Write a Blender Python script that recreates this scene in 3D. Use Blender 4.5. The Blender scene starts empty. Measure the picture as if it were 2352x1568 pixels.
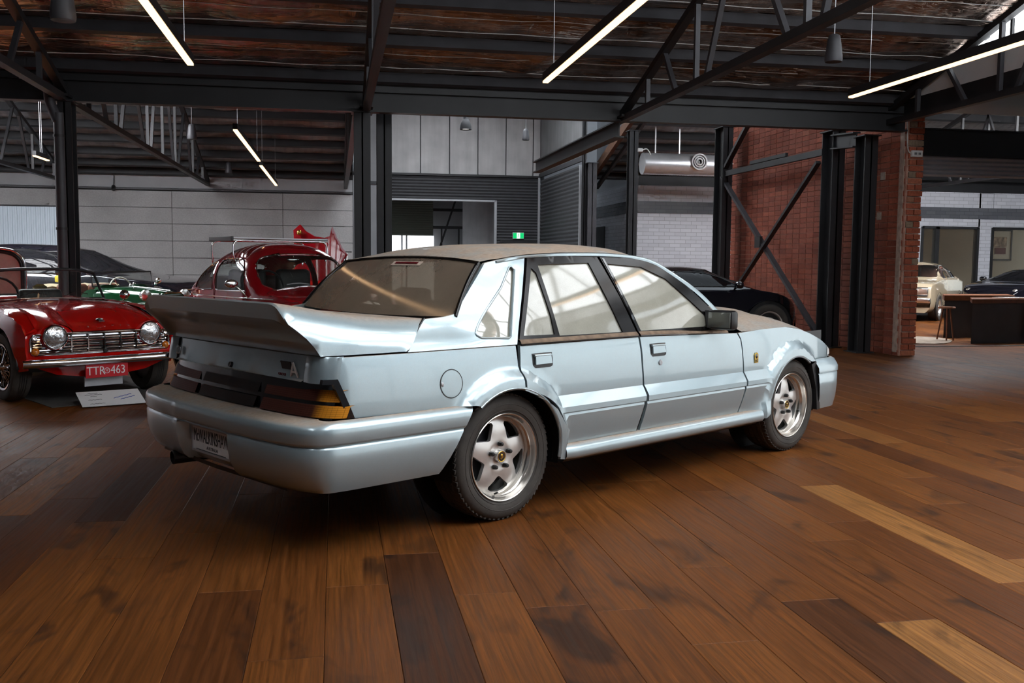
import bpy, bmesh, math, random
from mathutils import Vector, Matrix
from mathutils.geometry import delaunay_2d_cdt
random.seed(7)
R = math.radians
scene = bpy.context.scene
COL = scene.collection

# ------------------------------------------------------------------ camera
cam = bpy.data.cameras.new('camera'); cam.sensor_width = 36.0
cam.lens = 36.0 * 2195.08 / 2352.0; cam.clip_start = 0.05; cam.clip_end = 200
cam_ob = bpy.data.objects.new('camera', cam); COL.objects.link(cam_ob)
PITCH, ROLL, YAW, CAM_H = 0.0832, 0.0084, 0.1832, 1.276
fw = Vector((math.sin(YAW) * math.cos(PITCH), math.cos(YAW) * math.cos(PITCH), -math.sin(PITCH)))
rt = Vector((math.cos(YAW), -math.sin(YAW), 0)); up = rt.cross(fw)
rt2 = rt * math.cos(ROLL) + up * math.sin(ROLL); up2 = -rt * math.sin(ROLL) + up * math.cos(ROLL)
cam_ob.matrix_world = Matrix(((rt2.x, up2.x, -fw.x, 0), (rt2.y, up2.y, -fw.y, 0), (rt2.z, up2.z, -fw.z, CAM_H), (0, 0, 0, 1)))
scene.camera = cam_ob

# ------------------------------------------------------------------ world, daylight, exposure
world = bpy.data.worlds.new('world'); scene.world = world; world.use_nodes = True
wbg = world.node_tree.nodes['Background']
wbg.inputs[0].default_value = (0.80, 0.90, 1.0, 1); wbg.inputs[1].default_value = 1.6
vs = scene.view_settings
vs.view_transform = 'Standard'; vs.look = 'None'; vs.gamma = 1.0; vs.use_curve_mapping = False
vs.exposure = 0.0
GLAZING_POWER = 1.65      # daylight seen through the glazed gable and shopfront
SKYLIGHT_POWER = 8.0     # daylight through the translucent roof sheets
try:
    scene.cycles.use_denoising = True
    scene.cycles.max_bounces = 6; scene.cycles.diffuse_bounces = 3; scene.cycles.glossy_bounces = 3
    scene.cycles.use_adaptive_sampling = True; scene.cycles.adaptive_threshold = 0.12; scene.cycles.adaptive_min_samples = 8
    scene.cycles.transparent_max_bounces = 12; scene.cycles.transmission_bounces = 6
    scene.cycles.sample_clamp_indirect = 6.0
    scene.cycles.caustics_reflective = False; scene.cycles.caustics_refractive = False
except Exception:
    pass

# ------------------------------------------------------------------ materials
class NT:
    def __init__(s, name):
        s.m = bpy.data.materials.new(name); s.m.use_nodes = True
        s.t = s.m.node_tree; s.b = s.t.nodes['Principled BSDF']; s.o = s.t.nodes['Material Output']
    def n(s, kind, **kw):
        nd = s.t.nodes.new(kind)
        for k, v in kw.items():
            if k.startswith('i_'):
                key = k[2:]; key = int(key) if key.isdigit() else key.replace('_', ' ')
                nd.inputs[key].default_value = v
            else: setattr(nd, k, v)
        return nd
    def l(s, a, b): s.t.links.new(a, b)
    def ramp(s, fac, stops, interp='LINEAR'):
        r = s.n('ShaderNodeValToRGB'); r.color_ramp.interpolation = interp
        e = r.color_ramp.elements
        while len(e) < len(stops): e.new(0.5)
        for k, (p, c) in zip(e, stops):
            k.position = p; k.color = (c[0], c[1], c[2], 1) if hasattr(c, '__len__') else (c, c, c, 1)
        s.l(fac, r.inputs[0]); return r.outputs[0]
    def mix(s, f, a, b, mode='MIX'):
        m = s.n('ShaderNodeMix', data_type='RGBA', blend_type=mode)
        for v, i in ((f, 0), (a, 6), (b, 7)):
            if hasattr(v, 'is_linked') or hasattr(v, 'links'): s.l(v, m.inputs[i])
            elif isinstance(v, (int, float)): m.inputs[i].default_value = v if i == 0 else (v, v, v, 1)
            else: m.inputs[i].default_value = (v[0], v[1], v[2], 1)
        return m.outputs[2]
    def math(s, op, a, b=None, c=None):
        m = s.n('ShaderNodeMath', operation=op)
        for i, v in enumerate((a, b, c)):
            if v is None: continue
            if isinstance(v, (int, float)): m.inputs[i].default_value = v
            else: s.l(v, m.inputs[i])
        return m.outputs[0]
    def pos(s, scale=(1, 1, 1), kind='pos', add=None, rot=(0, 0, 0)):
        if kind == 'pos': src = s.n('ShaderNodeNewGeometry').outputs['Position']
        else: src = s.n('ShaderNodeTexCoord').outputs['Object']
        if add is not None:
            a = s.n('ShaderNodeVectorMath', operation='ADD'); s.l(src, a.inputs[0]); s.l(add, a.inputs[1]); src = a.outputs[0]
        mp = s.n('ShaderNodeMapping'); mp.inputs['Scale'].default_value = scale; mp.inputs['Rotation'].default_value = rot
        s.l(src, mp.inputs[0]); return mp.outputs[0]
    def noise(s, vec, scale=5, detail=4, rough=.5, dist=0):
        k = s.n('ShaderNodeTexNoise'); k.inputs['Scale'].default_value = scale; k.inputs['Detail'].default_value = detail
        k.inputs['Roughness'].default_value = rough; k.inputs['Distortion'].default_value = dist
        s.l(vec, k.inputs['Vector']); return k.outputs[0]
    def bump(s, h, strength=.3, dist=.01, normal=None):
        b = s.n('ShaderNodeBump'); b.inputs['Strength'].default_value = strength; b.inputs['Distance'].default_value = dist
        s.l(h, b.inputs['Height'])
        if normal is not None: s.l(normal, b.inputs['Normal'])
        s.l(b.outputs[0], s.b.inputs['Normal']); return b.outputs[0]
    def set(s, **kw):
        names = dict(col='Base Color', rough='Roughness', metal='Metallic', coat='Coat Weight', crough='Coat Roughness', alpha='Alpha',
                     trans='Transmission Weight', ior='IOR', spec='Specular IOR Level', emit='Emission Color', estr='Emission Strength', sheen='Sheen Weight')
        for k, v in kw.items():
            i = s.b.inputs[names[k]]
            if hasattr(v, 'links'): s.l(v, i)
            elif hasattr(v, '__len__'): i.default_value = (v[0], v[1], v[2], 1)
            else: i.default_value = v
        return s

M = {}
def simple(key, col, rough=.5, metal=0., var=.12, vscale=6, bump=0, bscale=60, **kw):
    t = NT(key); p = t.pos()
    nz = t.noise(p, vscale, 4)
    a = [c * (1 - var) for c in col]; b = [min(1, c * (1 + var)) for c in col]
    t.set(col=t.ramp(nz, [(.3, a), (.7, b)]), rough=rough, metal=metal, **kw)
    if bump: t.bump(t.noise(p, bscale, 3), bump, .004)
    M[key] = t.m; return t.m

simple('black_steel', (.016, .016, .018), .5, .0, .2, 3, .08, 40)
simple('purlin_steel', (.055, .055, .062), .5, .15, .2, 4)
simple('dark_grey', (.035, .036, .04), .6)
simple('mid_grey', (.16, .16, .17), .6, 0, .1, 3)
simple('rubber', (.048, .041, .035), .75, 0, .35, 9, .15, 120)
simple('black_plastic', (.012, .012, .013), .35, 0, .1)
simple('black_gloss', (.006, .006, .007), .08, 0, .1, coat=1, crough=.03)
simple('chrome', (.82, .82, .84), .07, 1, .02)
simple('alloy', (.72, .70, .67), .34, .75, .08, 12)
simple('alloy_lip', (.70, .66, .61), .22, .9, .1, 8)
simple('silver_grey', (.45, .46, .48), .4, .5, .05)
simple('white_paint', (.80, .80, .80), .45, 0, .03)
simple('red_paint', (.60, .006, .004), .12, .0, .05, 3, coat=1, crough=.03)
simple('dark_red_paint', (.30, .005, .010), .12, 0, .05, 3, coat=1, crough=.03)
simple('maroon', (.10, .004, .008), .3, 0, .1)
simple('green_paint', (.004, .055, .018), .12, 0, .1, 3, coat=1, crough=.03)
simple('cream_paint', (.50, .41, .28), .2, 0, .04, 3, coat=.8, crough=.05)
simple('black_car_paint', (.006, .006, .010), .08, 0, .1, 3, coat=1, crough=.02)
simple('tan_canvas', (.32, .26, .17), .9, 0, .15, 20, .2, 200)
simple('cream_canvas', (.55, .52, .45), .9, 0, .08, 20)
simple('brown_leather', (.10, .03, .015), .5, 0, .2, 20, .1, 150)
simple('black_leather', (.012, .011, .011), .55, 0, .2, 20, .1, 150)
simple('grey_cloth', (.12, .12, .12), .9, 0, .15, 30)
simple('duct_metal', (.62, .63, .65), .32, .6, .08, 5)
simple('paper', (.80, .80, .80), .7, 0, .02)
simple('ink', (.02, .02, .022), .6, 0, .02)
simple('blue_ink', (.02, .06, .35), .6, 0, .02)
simple('gold', (.55, .36, .08), .25, 1, .05)
simple('yellow', (.62, .50, .04), .5, 0, .05)
simple('orange_lens', (.70, .18, .01), .12, 0, .1, 20, coat=1)
simple('red_lens', (.16, .006, .006), .1, 0, .1, 20, coat=1)
simple('plate_white', (.72, .70, .68), .45, 0, .06, 20)
simple('plate_red', (.55, .01, .02), .4, 0, .03)
simple('wood_top', (.16, .055, .02), .4, 0, .25, 12)
simple('timber_rafter', (.10, .045, .022), .7, 0, .3, 12)
simple('rug', (.36, .30, .24), .95, 0, .25, 9, .3, 80)
simple('shutter_grey', (.42, .44, .48), .5, 0, .05)
simple('desk_grey', (.055, .055, .06), .55, 0, .1, 5)
simple('mat_grey', (.07, .065, .06), .9, 0, .2, 30)
simple('exit_green', (.0, .30, .09), .4, 0, .02, emit=(.0, .45, .12), estr=1.2)
simple('exit_white', (.8, .8, .8), .4, 0, .02, emit=(.8, 1, .85), estr=1.2)
simple('cream_wall', (.42, .38, .31), .8, 0, .05, 2)
simple('bare_mortar', (.48, .37, .30), .9, 0, .25, 14, .3, 60)
simple('grey_plaster', (.26, .26, .27), .8, 0, .08, 2, .1, 50)
simple('picture_print', (.30, .22, .16), .6, 0, .9, 9)
simple('white_plastic', (.75, .75, .73), .4, 0, .02)
simple('wire_steel', (.45, .45, .46), .35, .8, .02)

def emitter(key, col, strength):
    t = NT(key); t.set(col=(0, 0, 0), rough=.6, emit=col, estr=strength); M[key] = t.m
emitter('lamp_warm', (1.0, .60, .30), 3.2)
emitter('lamp_bulb', (1.0, .95, .9), 3)
emitter('daylight_pane', (.95, .98, 1.0), GLAZING_POWER)
emitter('skylight_sheet', (.90, .95, 1.0), SKYLIGHT_POWER)
emitter('fill_far', (.94, .96, 1.0), 23)
emitter('gable_pane', (.92, .96, 1.0), 4.5)
emitter('fill_side', (.94, .96, 1.0), 17)
emitter('daylight_far', (.92, .96, 1.0), 1.6)

def car_paint(key, dk=1.0):
    t = NT(key); p = t.pos()
    fl = t.noise(p, 900, 2)
    base = t.ramp(fl, [(.3, (.345, .44, .475)), (.7, (.45, .55, .585))])
    g = t.n('ShaderNodeNewGeometry'); sx = t.n('ShaderNodeSeparateXYZ'); t.l(g.outputs['Normal'], sx.inputs[0])
    d = t.noise(p, 7, 6, .6); d2 = t.noise(p, 45, 4, .7)
    upf = t.ramp(sx.outputs[2], [(.70, 0), (.97, 1)])
    dm = t.math('MULTIPLY', upf, t.ramp(d, [(.22, .55), (.55, 1)]))
    film = t.math('MULTIPLY', t.ramp(d2, [(.35, 0), (.8, 1)]), .10)
    f = t.math('MULTIPLY', t.math('MAXIMUM', dm, film), dk)
    dust = t.ramp(d2, [(.3, (.33, .245, .18)), (.7, (.46, .355, .275))])
    t.set(col=t.mix(f, base, dust), rough=t.mix(f, .29, .9), metal=t.math('SUBTRACT', .55, t.math('MULTIPLY', f, .55)),
          coat=t.math('SUBTRACT', 1.0, f), crough=.06)
    M[key] = t.m
car_paint('ice_blue'); car_paint('ice_blue_bonnet', .95)

def dusty_glass(key, dust, cover, tint=(.02, .02, .02), rough=.06, cl=.6):
    t = NT(key); p = t.pos()
    d = t.noise(p, 5, 5, .6); d2 = t.noise(p, 160, 3, .7)
    f = t.math('MULTIPLY', t.ramp(d, [(.25, .8), (.7, 1)]), t.ramp(d2, [(.2, .85), (.8, 1.0)]))
    f = t.math('MULTIPLY', f, cover)
    df = t.n('ShaderNodeBsdfDiffuse'); df.inputs[0].default_value = (*dust, 1)
    tr = t.n('ShaderNodeBsdfTransparent'); tr.inputs[0].default_value = (*tint, 1)
    gl = t.n('ShaderNodeBsdfGlossy'); gl.inputs['Roughness'].default_value = rough; gl.inputs[0].default_value = (1, 1, 1, 1)
    m1 = t.n('ShaderNodeMixShader'); t.l(f, m1.inputs[0]); t.l(tr.outputs[0], m1.inputs[1]); t.l(df.outputs[0], m1.inputs[2])
    fc = t.n('ShaderNodeLayerWeight').outputs['Facing']
    ff = t.math('MINIMUM', t.math('MULTIPLY', t.math('ADD', .04, t.math('MULTIPLY', t.math('POWER', fc, 5.0), .9)), cl), 1.0)
    m2 = t.n('ShaderNodeMixShader'); t.l(ff, m2.inputs[0]); t.l(m1.outputs[0], m2.inputs[1]); t.l(gl.outputs[0], m2.inputs[2])
    t.l(m2.outputs[0], t.o.inputs[0]); M[key] = t.m
dusty_glass('dusty_rear_glass', (.25, .19, .14), .80, (.5, .45, .4), .10, 1.6)
dusty_glass('dusty_side_glass', (.56, .54, .45), .74, (.75, .75, .68), .05, 3.2)
dusty_glass('clear_glass', (.4, .4, .4), .02, (.80, .85, .83), .01, 1.3)
dusty_glass('dark_glass', (.012, .012, .014), .75, (.10, .10, .10), .01, .55)
dusty_glass('thin_glass', (.4, .4, .4), .02, (.90, .93, .92), .01, .45)
dusty_glass('window_glass', (.5, .45, .38), .05, (.85, .83, .78), .01, 1.2)

def lens_glass():
    t = NT('lens_glass'); p = t.pos(); n = t.noise(p, 22, 3, .6, 1.5)
    t.set(col=t.ramp(n, [(.3, (.35, .36, .38)), (.55, (.8, .81, .83)), (.75, (.95, .95, .95))]), rough=.10, metal=.85, coat=1, crough=.02); t.bump(n, .5, .01); M['lens_glass'] = t.m
lens_glass()
def lamp_smoked():
    t = NT('smoked_lens'); p = t.pos(kind='obj')
    sp = t.n('ShaderNodeSeparateXYZ'); t.l(p, sp.inputs[0])
    a = t.math('ABSOLUTE', t.math('SINE', t.math('MULTIPLY', sp.outputs[2], 380)))
    b = t.math('ABSOLUTE', t.math('SINE', t.math('MULTIPLY', sp.outputs[1], 190)))
    ay = t.math('ABSOLUTE', sp.outputs[1])
    amb = t.ramp(ay, [(.69, 0), (.74, 1)])
    line = t.math('MULTIPLY', t.ramp(a, [(.05, .25), (.3, 1)]), t.ramp(b, [(.03, .6), (.2, 1)]))
    c = t.mix(amb, (.080, .024, .017), (.65, .25, .02))
    c = t.mix(line, (.008, .004, .004), c)
    t.set(col=c, rough=.5, coat=.0, crough=.1, spec=.10); M['smoked_lens'] = t.m
lamp_smoked()

def wood_floor(key, attr_type):
    t = NT(key)
    at = t.n('ShaderNodeAttribute', attribute_type=attr_type, attribute_name='tone'); tone = at.outputs['Fac']
    off = t.n('ShaderNodeCombineXYZ')
    t.l(t.math('MULTIPLY', tone, 37.7), off.inputs[0]); t.l(t.math('MULTIPLY', tone, 91.3), off.inputs[1]); t.l(t.math('MULTIPLY', tone, 13.1), off.inputs[2])
    p1 = t.pos((48, 1.3, 1), add=off.outputs[0]); g1 = t.noise(p1, 1.0, 6, .6, .4)
    p2 = t.pos((130, 3.5, 1), add=off.outputs[0]); g2 = t.noise(p2, 1.0, 4, .6)
    p3 = t.pos((4.5, .42, 1), add=off.outputs[0])
    wv = t.n('ShaderNodeTexWave', wave_type='BANDS', bands_direction='X'); wv.inputs['Scale'].default_value = 2.6
    wv.inputs['Distortion'].default_value = 13; wv.inputs['Detail'].default_value = 2; wv.inputs['Detail Scale'].default_value = 1.0
    t.l(p3, wv.inputs['Vector'])
    p4 = t.pos((3.0, 1.3, 1), add=off.outputs[0]); kn = t.noise(p4, 1.5, 3, .5, .8)
    knot = t.ramp(kn, [(.58, 0), (.70, 1)])
    base = t.ramp(tone, [(0, (.050, .017, .006)), (.25, (.105, .032, .007)), (.55, (.155, .050, .010)), (.85, (.190, .066, .014)), (1, (.30, .130, .036))])
    g3 = t.noise(t.pos((420, 12, 1), add=off.outputs[0]), 1.0, 2, .5)
    k = t.math('ADD', t.math('MULTIPLY', g1, .62), t.math('ADD', t.math('MULTIPLY', g2, .38), t.math('MULTIPLY', g3, .20)))
    gr = t.ramp(k, [(.38, .42), (.60, .95), (.80, 1.45)])
    c = t.mix(1.0, base, gr, 'MULTIPLY')
    c = t.mix(t.math('MULTIPLY', t.ramp(wv.outputs[0], [(.5, .0), (.95, 1)]), .27), c, t.mix(1.0, c, (.36, .30, .26), 'MULTIPLY'))
    c = t.mix(t.math('MULTIPLY', knot, .75), c, (.020, .009, .005))
    t.set(col=c, rough=t.ramp(g1, [(.3, .42), (.8, .60)]), spec=.16)
    t.bump(k, .10, .004); M[key] = t.m
wood_floor('floor_wood', 'OBJECT'); wood_floor('floor_wood_joined', 'GEOMETRY')

def brick_mat(key, attr_type, dark, light):
    t = NT(key); at = t.n('ShaderNodeAttribute', attribute_type=attr_type, attribute_name='tone')
    p = t.pos(); nz = t.noise(p, 38, 5, .7); big = t.noise(p, 1.3, 3)
    c = t.ramp(at.outputs['Fac'], [(0, dark), (.8, light), (.93, (light[0] * 1.1, light[1] * 1.5, light[2] * 1.6)), (1, (.30, .22, .15))])
    c = t.mix(1.0, c, t.ramp(nz, [(.25, .55), (.7, 1.25)]), 'MULTIPLY')
    c = t.mix(1.0, c, t.ramp(big, [(.3, .8), (.7, 1.2)]), 'MULTIPLY')
    t.set(col=c, rough=.85); t.bump(nz, .5, .004); M[key] = t.m
brick_mat('brick', 'OBJECT', (.22, .050, .028), (.44, .115, .058))
brick_mat('brick_joined', 'GEOMETRY', (.20, .048, .028), (.38, .100, .055))
simple('mortar', (.50, .28, .21), .95, 0, .35, 12, .4, 70)

def foil(key, c0, c1, rough, metal, strength):
    t = NT(key)
    w = t.noise(t.pos((.8, 5, 5)), 2.0, 3, .5, .6)
    cr = t.noise(t.pos((1.3, 9, 9)), 1.5, 4, .55, 1.6)
    crease = t.ramp(t.math('ABSOLUTE', t.math('SUBTRACT', cr, .5)), [(.0, 1), (.012, 0)])
    rib = t.noise(t.pos((9, .9, .9)), 1.0, 3, .5, .3)
    h = t.math('ADD', t.math('MULTIPLY', w, .6), t.math('ADD', t.math('MULTIPLY', rib, .45), t.math('MULTIPLY', crease, .5)))
    col = t.ramp(rib, [(.3, c0), (.7, c1)])
    t.set(col=col, rough=t.ramp(w, [(.3, rough * .7), (.7, rough * 1.3)]), metal=metal); t.bump(h, strength, .05); M[key] = t.m
foil('foil', (.30, .21, .165), (.50, .40, .34), .24, .95, .55)  # brown reflected from the floor is put into the base colour
foil('foil_far', (.24, .23, .23), (.40, .39, .39), .42, .55, .8)  # paler copy: pale wall's reflection put into the far foil's colour

def concrete():
    t = NT('concrete_panel'); p = t.pos()
    a = t.noise(p, 1.2, 6, .6); b = t.noise(p, 30, 4, .7)
    c = t.ramp(a, [(.3, (.265, .262, .265)), (.7, (.34, .335, .335))]); c = t.mix(1.0, c, t.ramp(b, [(.25, .8), (.7, 1.1)]), 'MULTIPLY')
    t.set(col=c, rough=.85); t.bump(b, .15, .004); M['concrete'] = t.m
concrete()
def streaked(key, c0, c1):
    t = NT(key); a = t.noise(t.pos((5, 5, .35)), 1, 4, .6); b = t.noise(t.pos(), 2, 3)
    c = t.ramp(a, [(.3, c0), (.7, c1)]); c = t.mix(1.0, c, t.ramp(b, [(.3, .88), (.7, 1.1)]), 'MULTIPLY')
    t.set(col=c, rough=.6); M[key] = t.m
streaked('white_sheet', (.40, .39, .39), (.50, .49, .49))
streaked('grey_sheet', (.14, .14, .145), (.19, .19, .195))
def tile_mat(key, c0, c1, mortar):
    t = NT(key); g = t.n('ShaderNodeNewGeometry'); sp = t.n('ShaderNodeSeparateXYZ'); t.l(g.outputs['Position'], sp.inputs[0])
    cb = t.n('ShaderNodeCombineXYZ'); t.l(t.math('ADD', sp.outputs[0], sp.outputs[1]), cb.inputs[0]); t.l(sp.outputs[2], cb.inputs[1])
    br = t.n('ShaderNodeTexBrick'); t.l(cb.outputs[0], br.inputs[0])
    br.inputs['Color1'].default_value = (*c0, 1); br.inputs['Color2'].default_value = (*c1, 1); br.inputs['Mortar'].default_value = (*mortar, 1)
    br.inputs['Scale'].default_value = 1; br.inputs['Brick Width'].default_value = .30; br.inputs['Row Height'].default_value = .10
    br.inputs['Mortar Size'].default_value = .006; br.inputs['Mortar Smooth'].default_value = .2
    t.set(col=br.outputs[0], rough=.15); t.bump(br.outputs['Fac'], -.4, .01); M[key] = t.m
tile_mat('white_tile', (.62, .63, .68), (.72, .73, .78), (.42, .43, .46))
tile_mat('grey_tile', (.12, .125, .14), (.15, .155, .17), (.085, .09, .10))
def green_slats():
    t = NT('shutter_green'); t.set(col=(.16, .17, .13), rough=.55); M['shutter_green'] = t.m
green_slats()

# ------------------------------------------------------------------ helpers
def tag(o, label=None, cat=None, group=None, kind=None):
    if label: o['label'] = label
    if cat: o['category'] = cat
    if group: o['group'] = group
    if kind: o['kind'] = kind
    return o
def thing(name, label, cat, loc=(0, 0, 0), rz=0, group=None):
    o = bpy.data.objects.new(name, None); COL.objects.link(o); o.empty_display_size = .2
    o.location = loc; o.rotation_euler = (0, 0, rz)
    return tag(o, label, cat, group)
def link(name, me, mat, parent=None, smooth=None):
    if mat is not None and not me.materials: me.materials.append(M[mat] if isinstance(mat, str) else mat)
    if smooth is not None and me.polygons:
        me.polygons.foreach_set('use_smooth', [True] * len(me.polygons)); me.set_sharp_from_angle(angle=R(smooth))
    o = bpy.data.objects.new(name, me); COL.objects.link(o)
    if parent is not None: o.parent = parent
    return o
class MB:
    def __init__(s): s.v = []; s.f = []
    def add(s, vs, fs):
        k = len(s.v); s.v += [tuple(p) for p in vs]; s.f += [tuple(i + k for i in f) for f in fs]; return s
    def box(s, c, d, rz=0, ry=0, rx=0):
        m = Matrix.Rotation(rz, 3, 'Z') @ Matrix.Rotation(ry, 3, 'Y') @ Matrix.Rotation(rx, 3, 'X')
        vs = [Vector(c) + m @ Vector((x * d[0] / 2, y * d[1] / 2, z * d[2] / 2)) for x in (-1, 1) for y in (-1, 1) for z in (-1, 1)]
        return s.add(vs, [(0, 1, 3, 2), (4, 6, 7, 5), (0, 4, 5, 1), (2, 3, 7, 6), (0, 2, 6, 4), (1, 5, 7, 3)])
    def cbox(s, c, d, b=.01, rz=0):
        # chamfered box
        m = Matrix.Rotation(rz, 3, 'Z'); hx, hy, hz = d[0] / 2, d[1] / 2, d[2] / 2; b = min(b, hx * .9, hy * .9, hz * .9)
        bm = bmesh.new(); bmesh.ops.create_cube(bm, size=1)
        for v in bm.verts: v.co = (v.co.x * d[0], v.co.y * d[1], v.co.z * d[2])
        bmesh.ops.bevel(bm, geom=bm.edges[:], offset=b, segments=2, profile=.5, affect='EDGES')
        bm.verts.index_update()
        s.add([Vector(c) + m @ v.co for v in bm.verts], [[v.index for v in f.verts] for f in bm.faces]); bm.free(); return s
    def bar(s, p, q, w, h, upv=(0, 0, 1)):
        p, q = Vector(p), Vector(q); d = (q - p).normalized(); u = Vector(upv)
        sd = d.cross(u)
        if sd.length < 1e-4: sd = d.cross(Vector((0, 1, 0)))
        sd.normalize(); u = sd.cross(d)
        vs = [e + sd * a * w / 2 + u * b * h / 2 for e in (p, q) for a, b in ((-1, -1), (1, -1), (1, 1), (-1, 1))]
        return s.add(vs, [(0, 1, 2, 3), (7, 6, 5, 4), (0, 4, 5, 1), (1, 5, 6, 2), (2, 6, 7, 3), (3, 7, 4, 0)])
    def tube(s, path, r, n=8, caps=True):
        path = [Vector(p) for p in path]; rows = []
        rr = r if hasattr(r, '__len__') else [r] * len(path)
        prev = None
        for i, p in enumerate(path):
            d = (path[min(i + 1, len(path) - 1)] - path[max(i - 1, 0)]).normalized()
            if prev is None:
                a = d.cross(Vector((0, 0, 1)))
                if a.length < .05: a = d.cross(Vector((0, 1, 0)))
            else: a = prev - d * prev.dot(d)
            a.normalize(); prev = a; b = d.cross(a)
            rows.append([p + (a * math.cos(2 * math.pi * k / n) + b * math.sin(2 * math.pi * k / n)) * rr[i] for k in range(n)])
        return s.rows(rows, True, caps)
    def rows(s, rows, closed=False, caps=False):
        n = len(rows[0]); vs = [p for r in rows for p in r]; fs = []
        for i in range(len(rows) - 1):
            for k in range(n if closed else n - 1):
                k2 = (k + 1) % n; fs.append((i * n + k, i * n + k2, (i + 1) * n + k2, (i + 1) * n + k))
        if caps: fs.append(tuple(range(n))[::-1]); fs.append(tuple((len(rows) - 1) * n + k for k in range(n)))
        return s.add(vs, fs)
    def lathe(s, prof, n=24, o=(0, 0, 0), ax=(0, 0, 1), caps=False):
        ax = Vector(ax).normalized(); a = ax.cross(Vector((0, 0, 1)))
        if a.length < .1: a = Vector((1, 0, 0))
        a.normalize(); b = ax.cross(a); o = Vector(o)
        rows = [[o + ax * z + (a * math.cos(2 * math.pi * k / n) + b * math.sin(2 * math.pi * k / n)) * r for k in range(n)] for r, z in prof]
        return s.rows(rows, True, caps)
    def prism(s, poly, vec):
        n = len(poly); vec = Vector(vec); vs = [Vector(p) for p in poly] + [Vector(p) + vec for p in poly]
        fs = [tuple(range(n))[::-1], tuple(range(n, 2 * n))] + [(i, (i + 1) % n, (i + 1) % n + n, i + n) for i in range(n)]
        return s.add(vs, fs)
    def ball(s, c, r, n=12, m=8, sc=(1, 1, 1)):
        c = Vector(c); rows = []
        for i in range(m + 1):
            a = math.pi * i / m - math.pi / 2
            rows.append([c + Vector((math.cos(a) * math.cos(2 * math.pi * k / n) * r * sc[0], math.cos(a) * math.sin(2 * math.pi * k / n) * r * sc[1], math.sin(a) * r * sc[2])) for k in range(n)])
        return s.rows(rows, True, False)
    def mesh(s, name):
        me = bpy.data.meshes.new(name); me.from_pydata(s.v, [], s.f); me.validate(); me.update(); return me
    def build(s, name, mat, parent=None, smooth=None, fix=True, weld=False):
        me = s.mesh(name)
        if fix or weld:
            bm = bmesh.new(); bm.from_mesh(me)
            if weld: bmesh.ops.remove_doubles(bm, verts=bm.verts, dist=1e-5)
            bmesh.ops.recalc_face_normals(bm, faces=bm.faces); bm.to_mesh(me); bm.free()
        return link(name, me, mat, parent, smooth)
def cat_rom(pts, n=6, closed=False):
    out = []; N = len(pts); pts = [Vector(p) for p in pts]
    rng = range(N if closed else N - 1)
    for i in rng:
        g = lambda k: pts[k % N] if closed else pts[max(0, min(N - 1, k))]
        a, b, c, d = g(i - 1), g(i), g(i + 1), g(i + 2)
        for j in range(n):
            t = j / n
            out.append(.5 * ((2 * b) + (c - a) * t + (2 * a - 5 * b + 4 * c - d) * t * t + (3 * b - a - 3 * c + d) * t ** 3))
    if not closed: out.append(pts[-1])
    return out
def copy_tree(o, parent=None):
    c = o.copy(); COL.objects.link(c); c.parent = parent
    for ch in list(o.children): copy_tree(ch, c)
    return c
def text(name, s, size, mat, parent, mtx, ext=.001, sx=1.0, align='CENTER', space=1.0):
    cu = bpy.data.curves.new(name, 'FONT'); cu.body = s; cu.size = size; cu.extrude = ext; cu.align_x = align; cu.align_y = 'CENTER'; cu.space_character = space
    cu.resolution_u = 3
    o = bpy.data.objects.new(name, cu); COL.objects.link(o)
    bpy.context.view_layer.update()
    me = bpy.data.meshes.new_from_object(o.evaluated_get(bpy.context.evaluated_depsgraph_get()))
    bpy.data.objects.remove(o); bpy.data.curves.remove(cu)
    me.transform(mtx @ Matrix.Diagonal((sx, 1, 1, 1)))
    me.materials.clear()
    return link(name, me, mat, parent)
def frame_mtx(o, xa, ya):
    xa, ya = Vector(xa).normalized(), Vector(ya).normalized(); za = xa.cross(ya)
    return Matrix(((xa.x, ya.x, za.x, o[0]), (xa.y, ya.y, za.y, o[1]), (xa.z, ya.z, za.z, o[2]), (0, 0, 0, 1)))
def inside(p, loops):
    c = False; x, y = p
    for lp in loops:
        j = len(lp) - 1
        for i in range(len(lp)):
            xi, yi = lp[i]; xj, yj = lp[j]
            if (yi > y) != (yj > y) and x < (xj - xi) * (y - yi) / (yj - yi) + xi: c = not c
            j = i
    return c
def densify(lp, step):
    out = []
    for i in range(len(lp)):
        a, b = lp[i], lp[(i + 1) % len(lp)]; L = math.hypot(b[0] - a[0], b[1] - a[1]); n = max(1, int(math.ceil(L / step)))
        for k in range(n): out.append((a[0] + (b[0] - a[0]) * k / n, a[1] + (b[1] - a[1]) * k / n))
    return out
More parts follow.
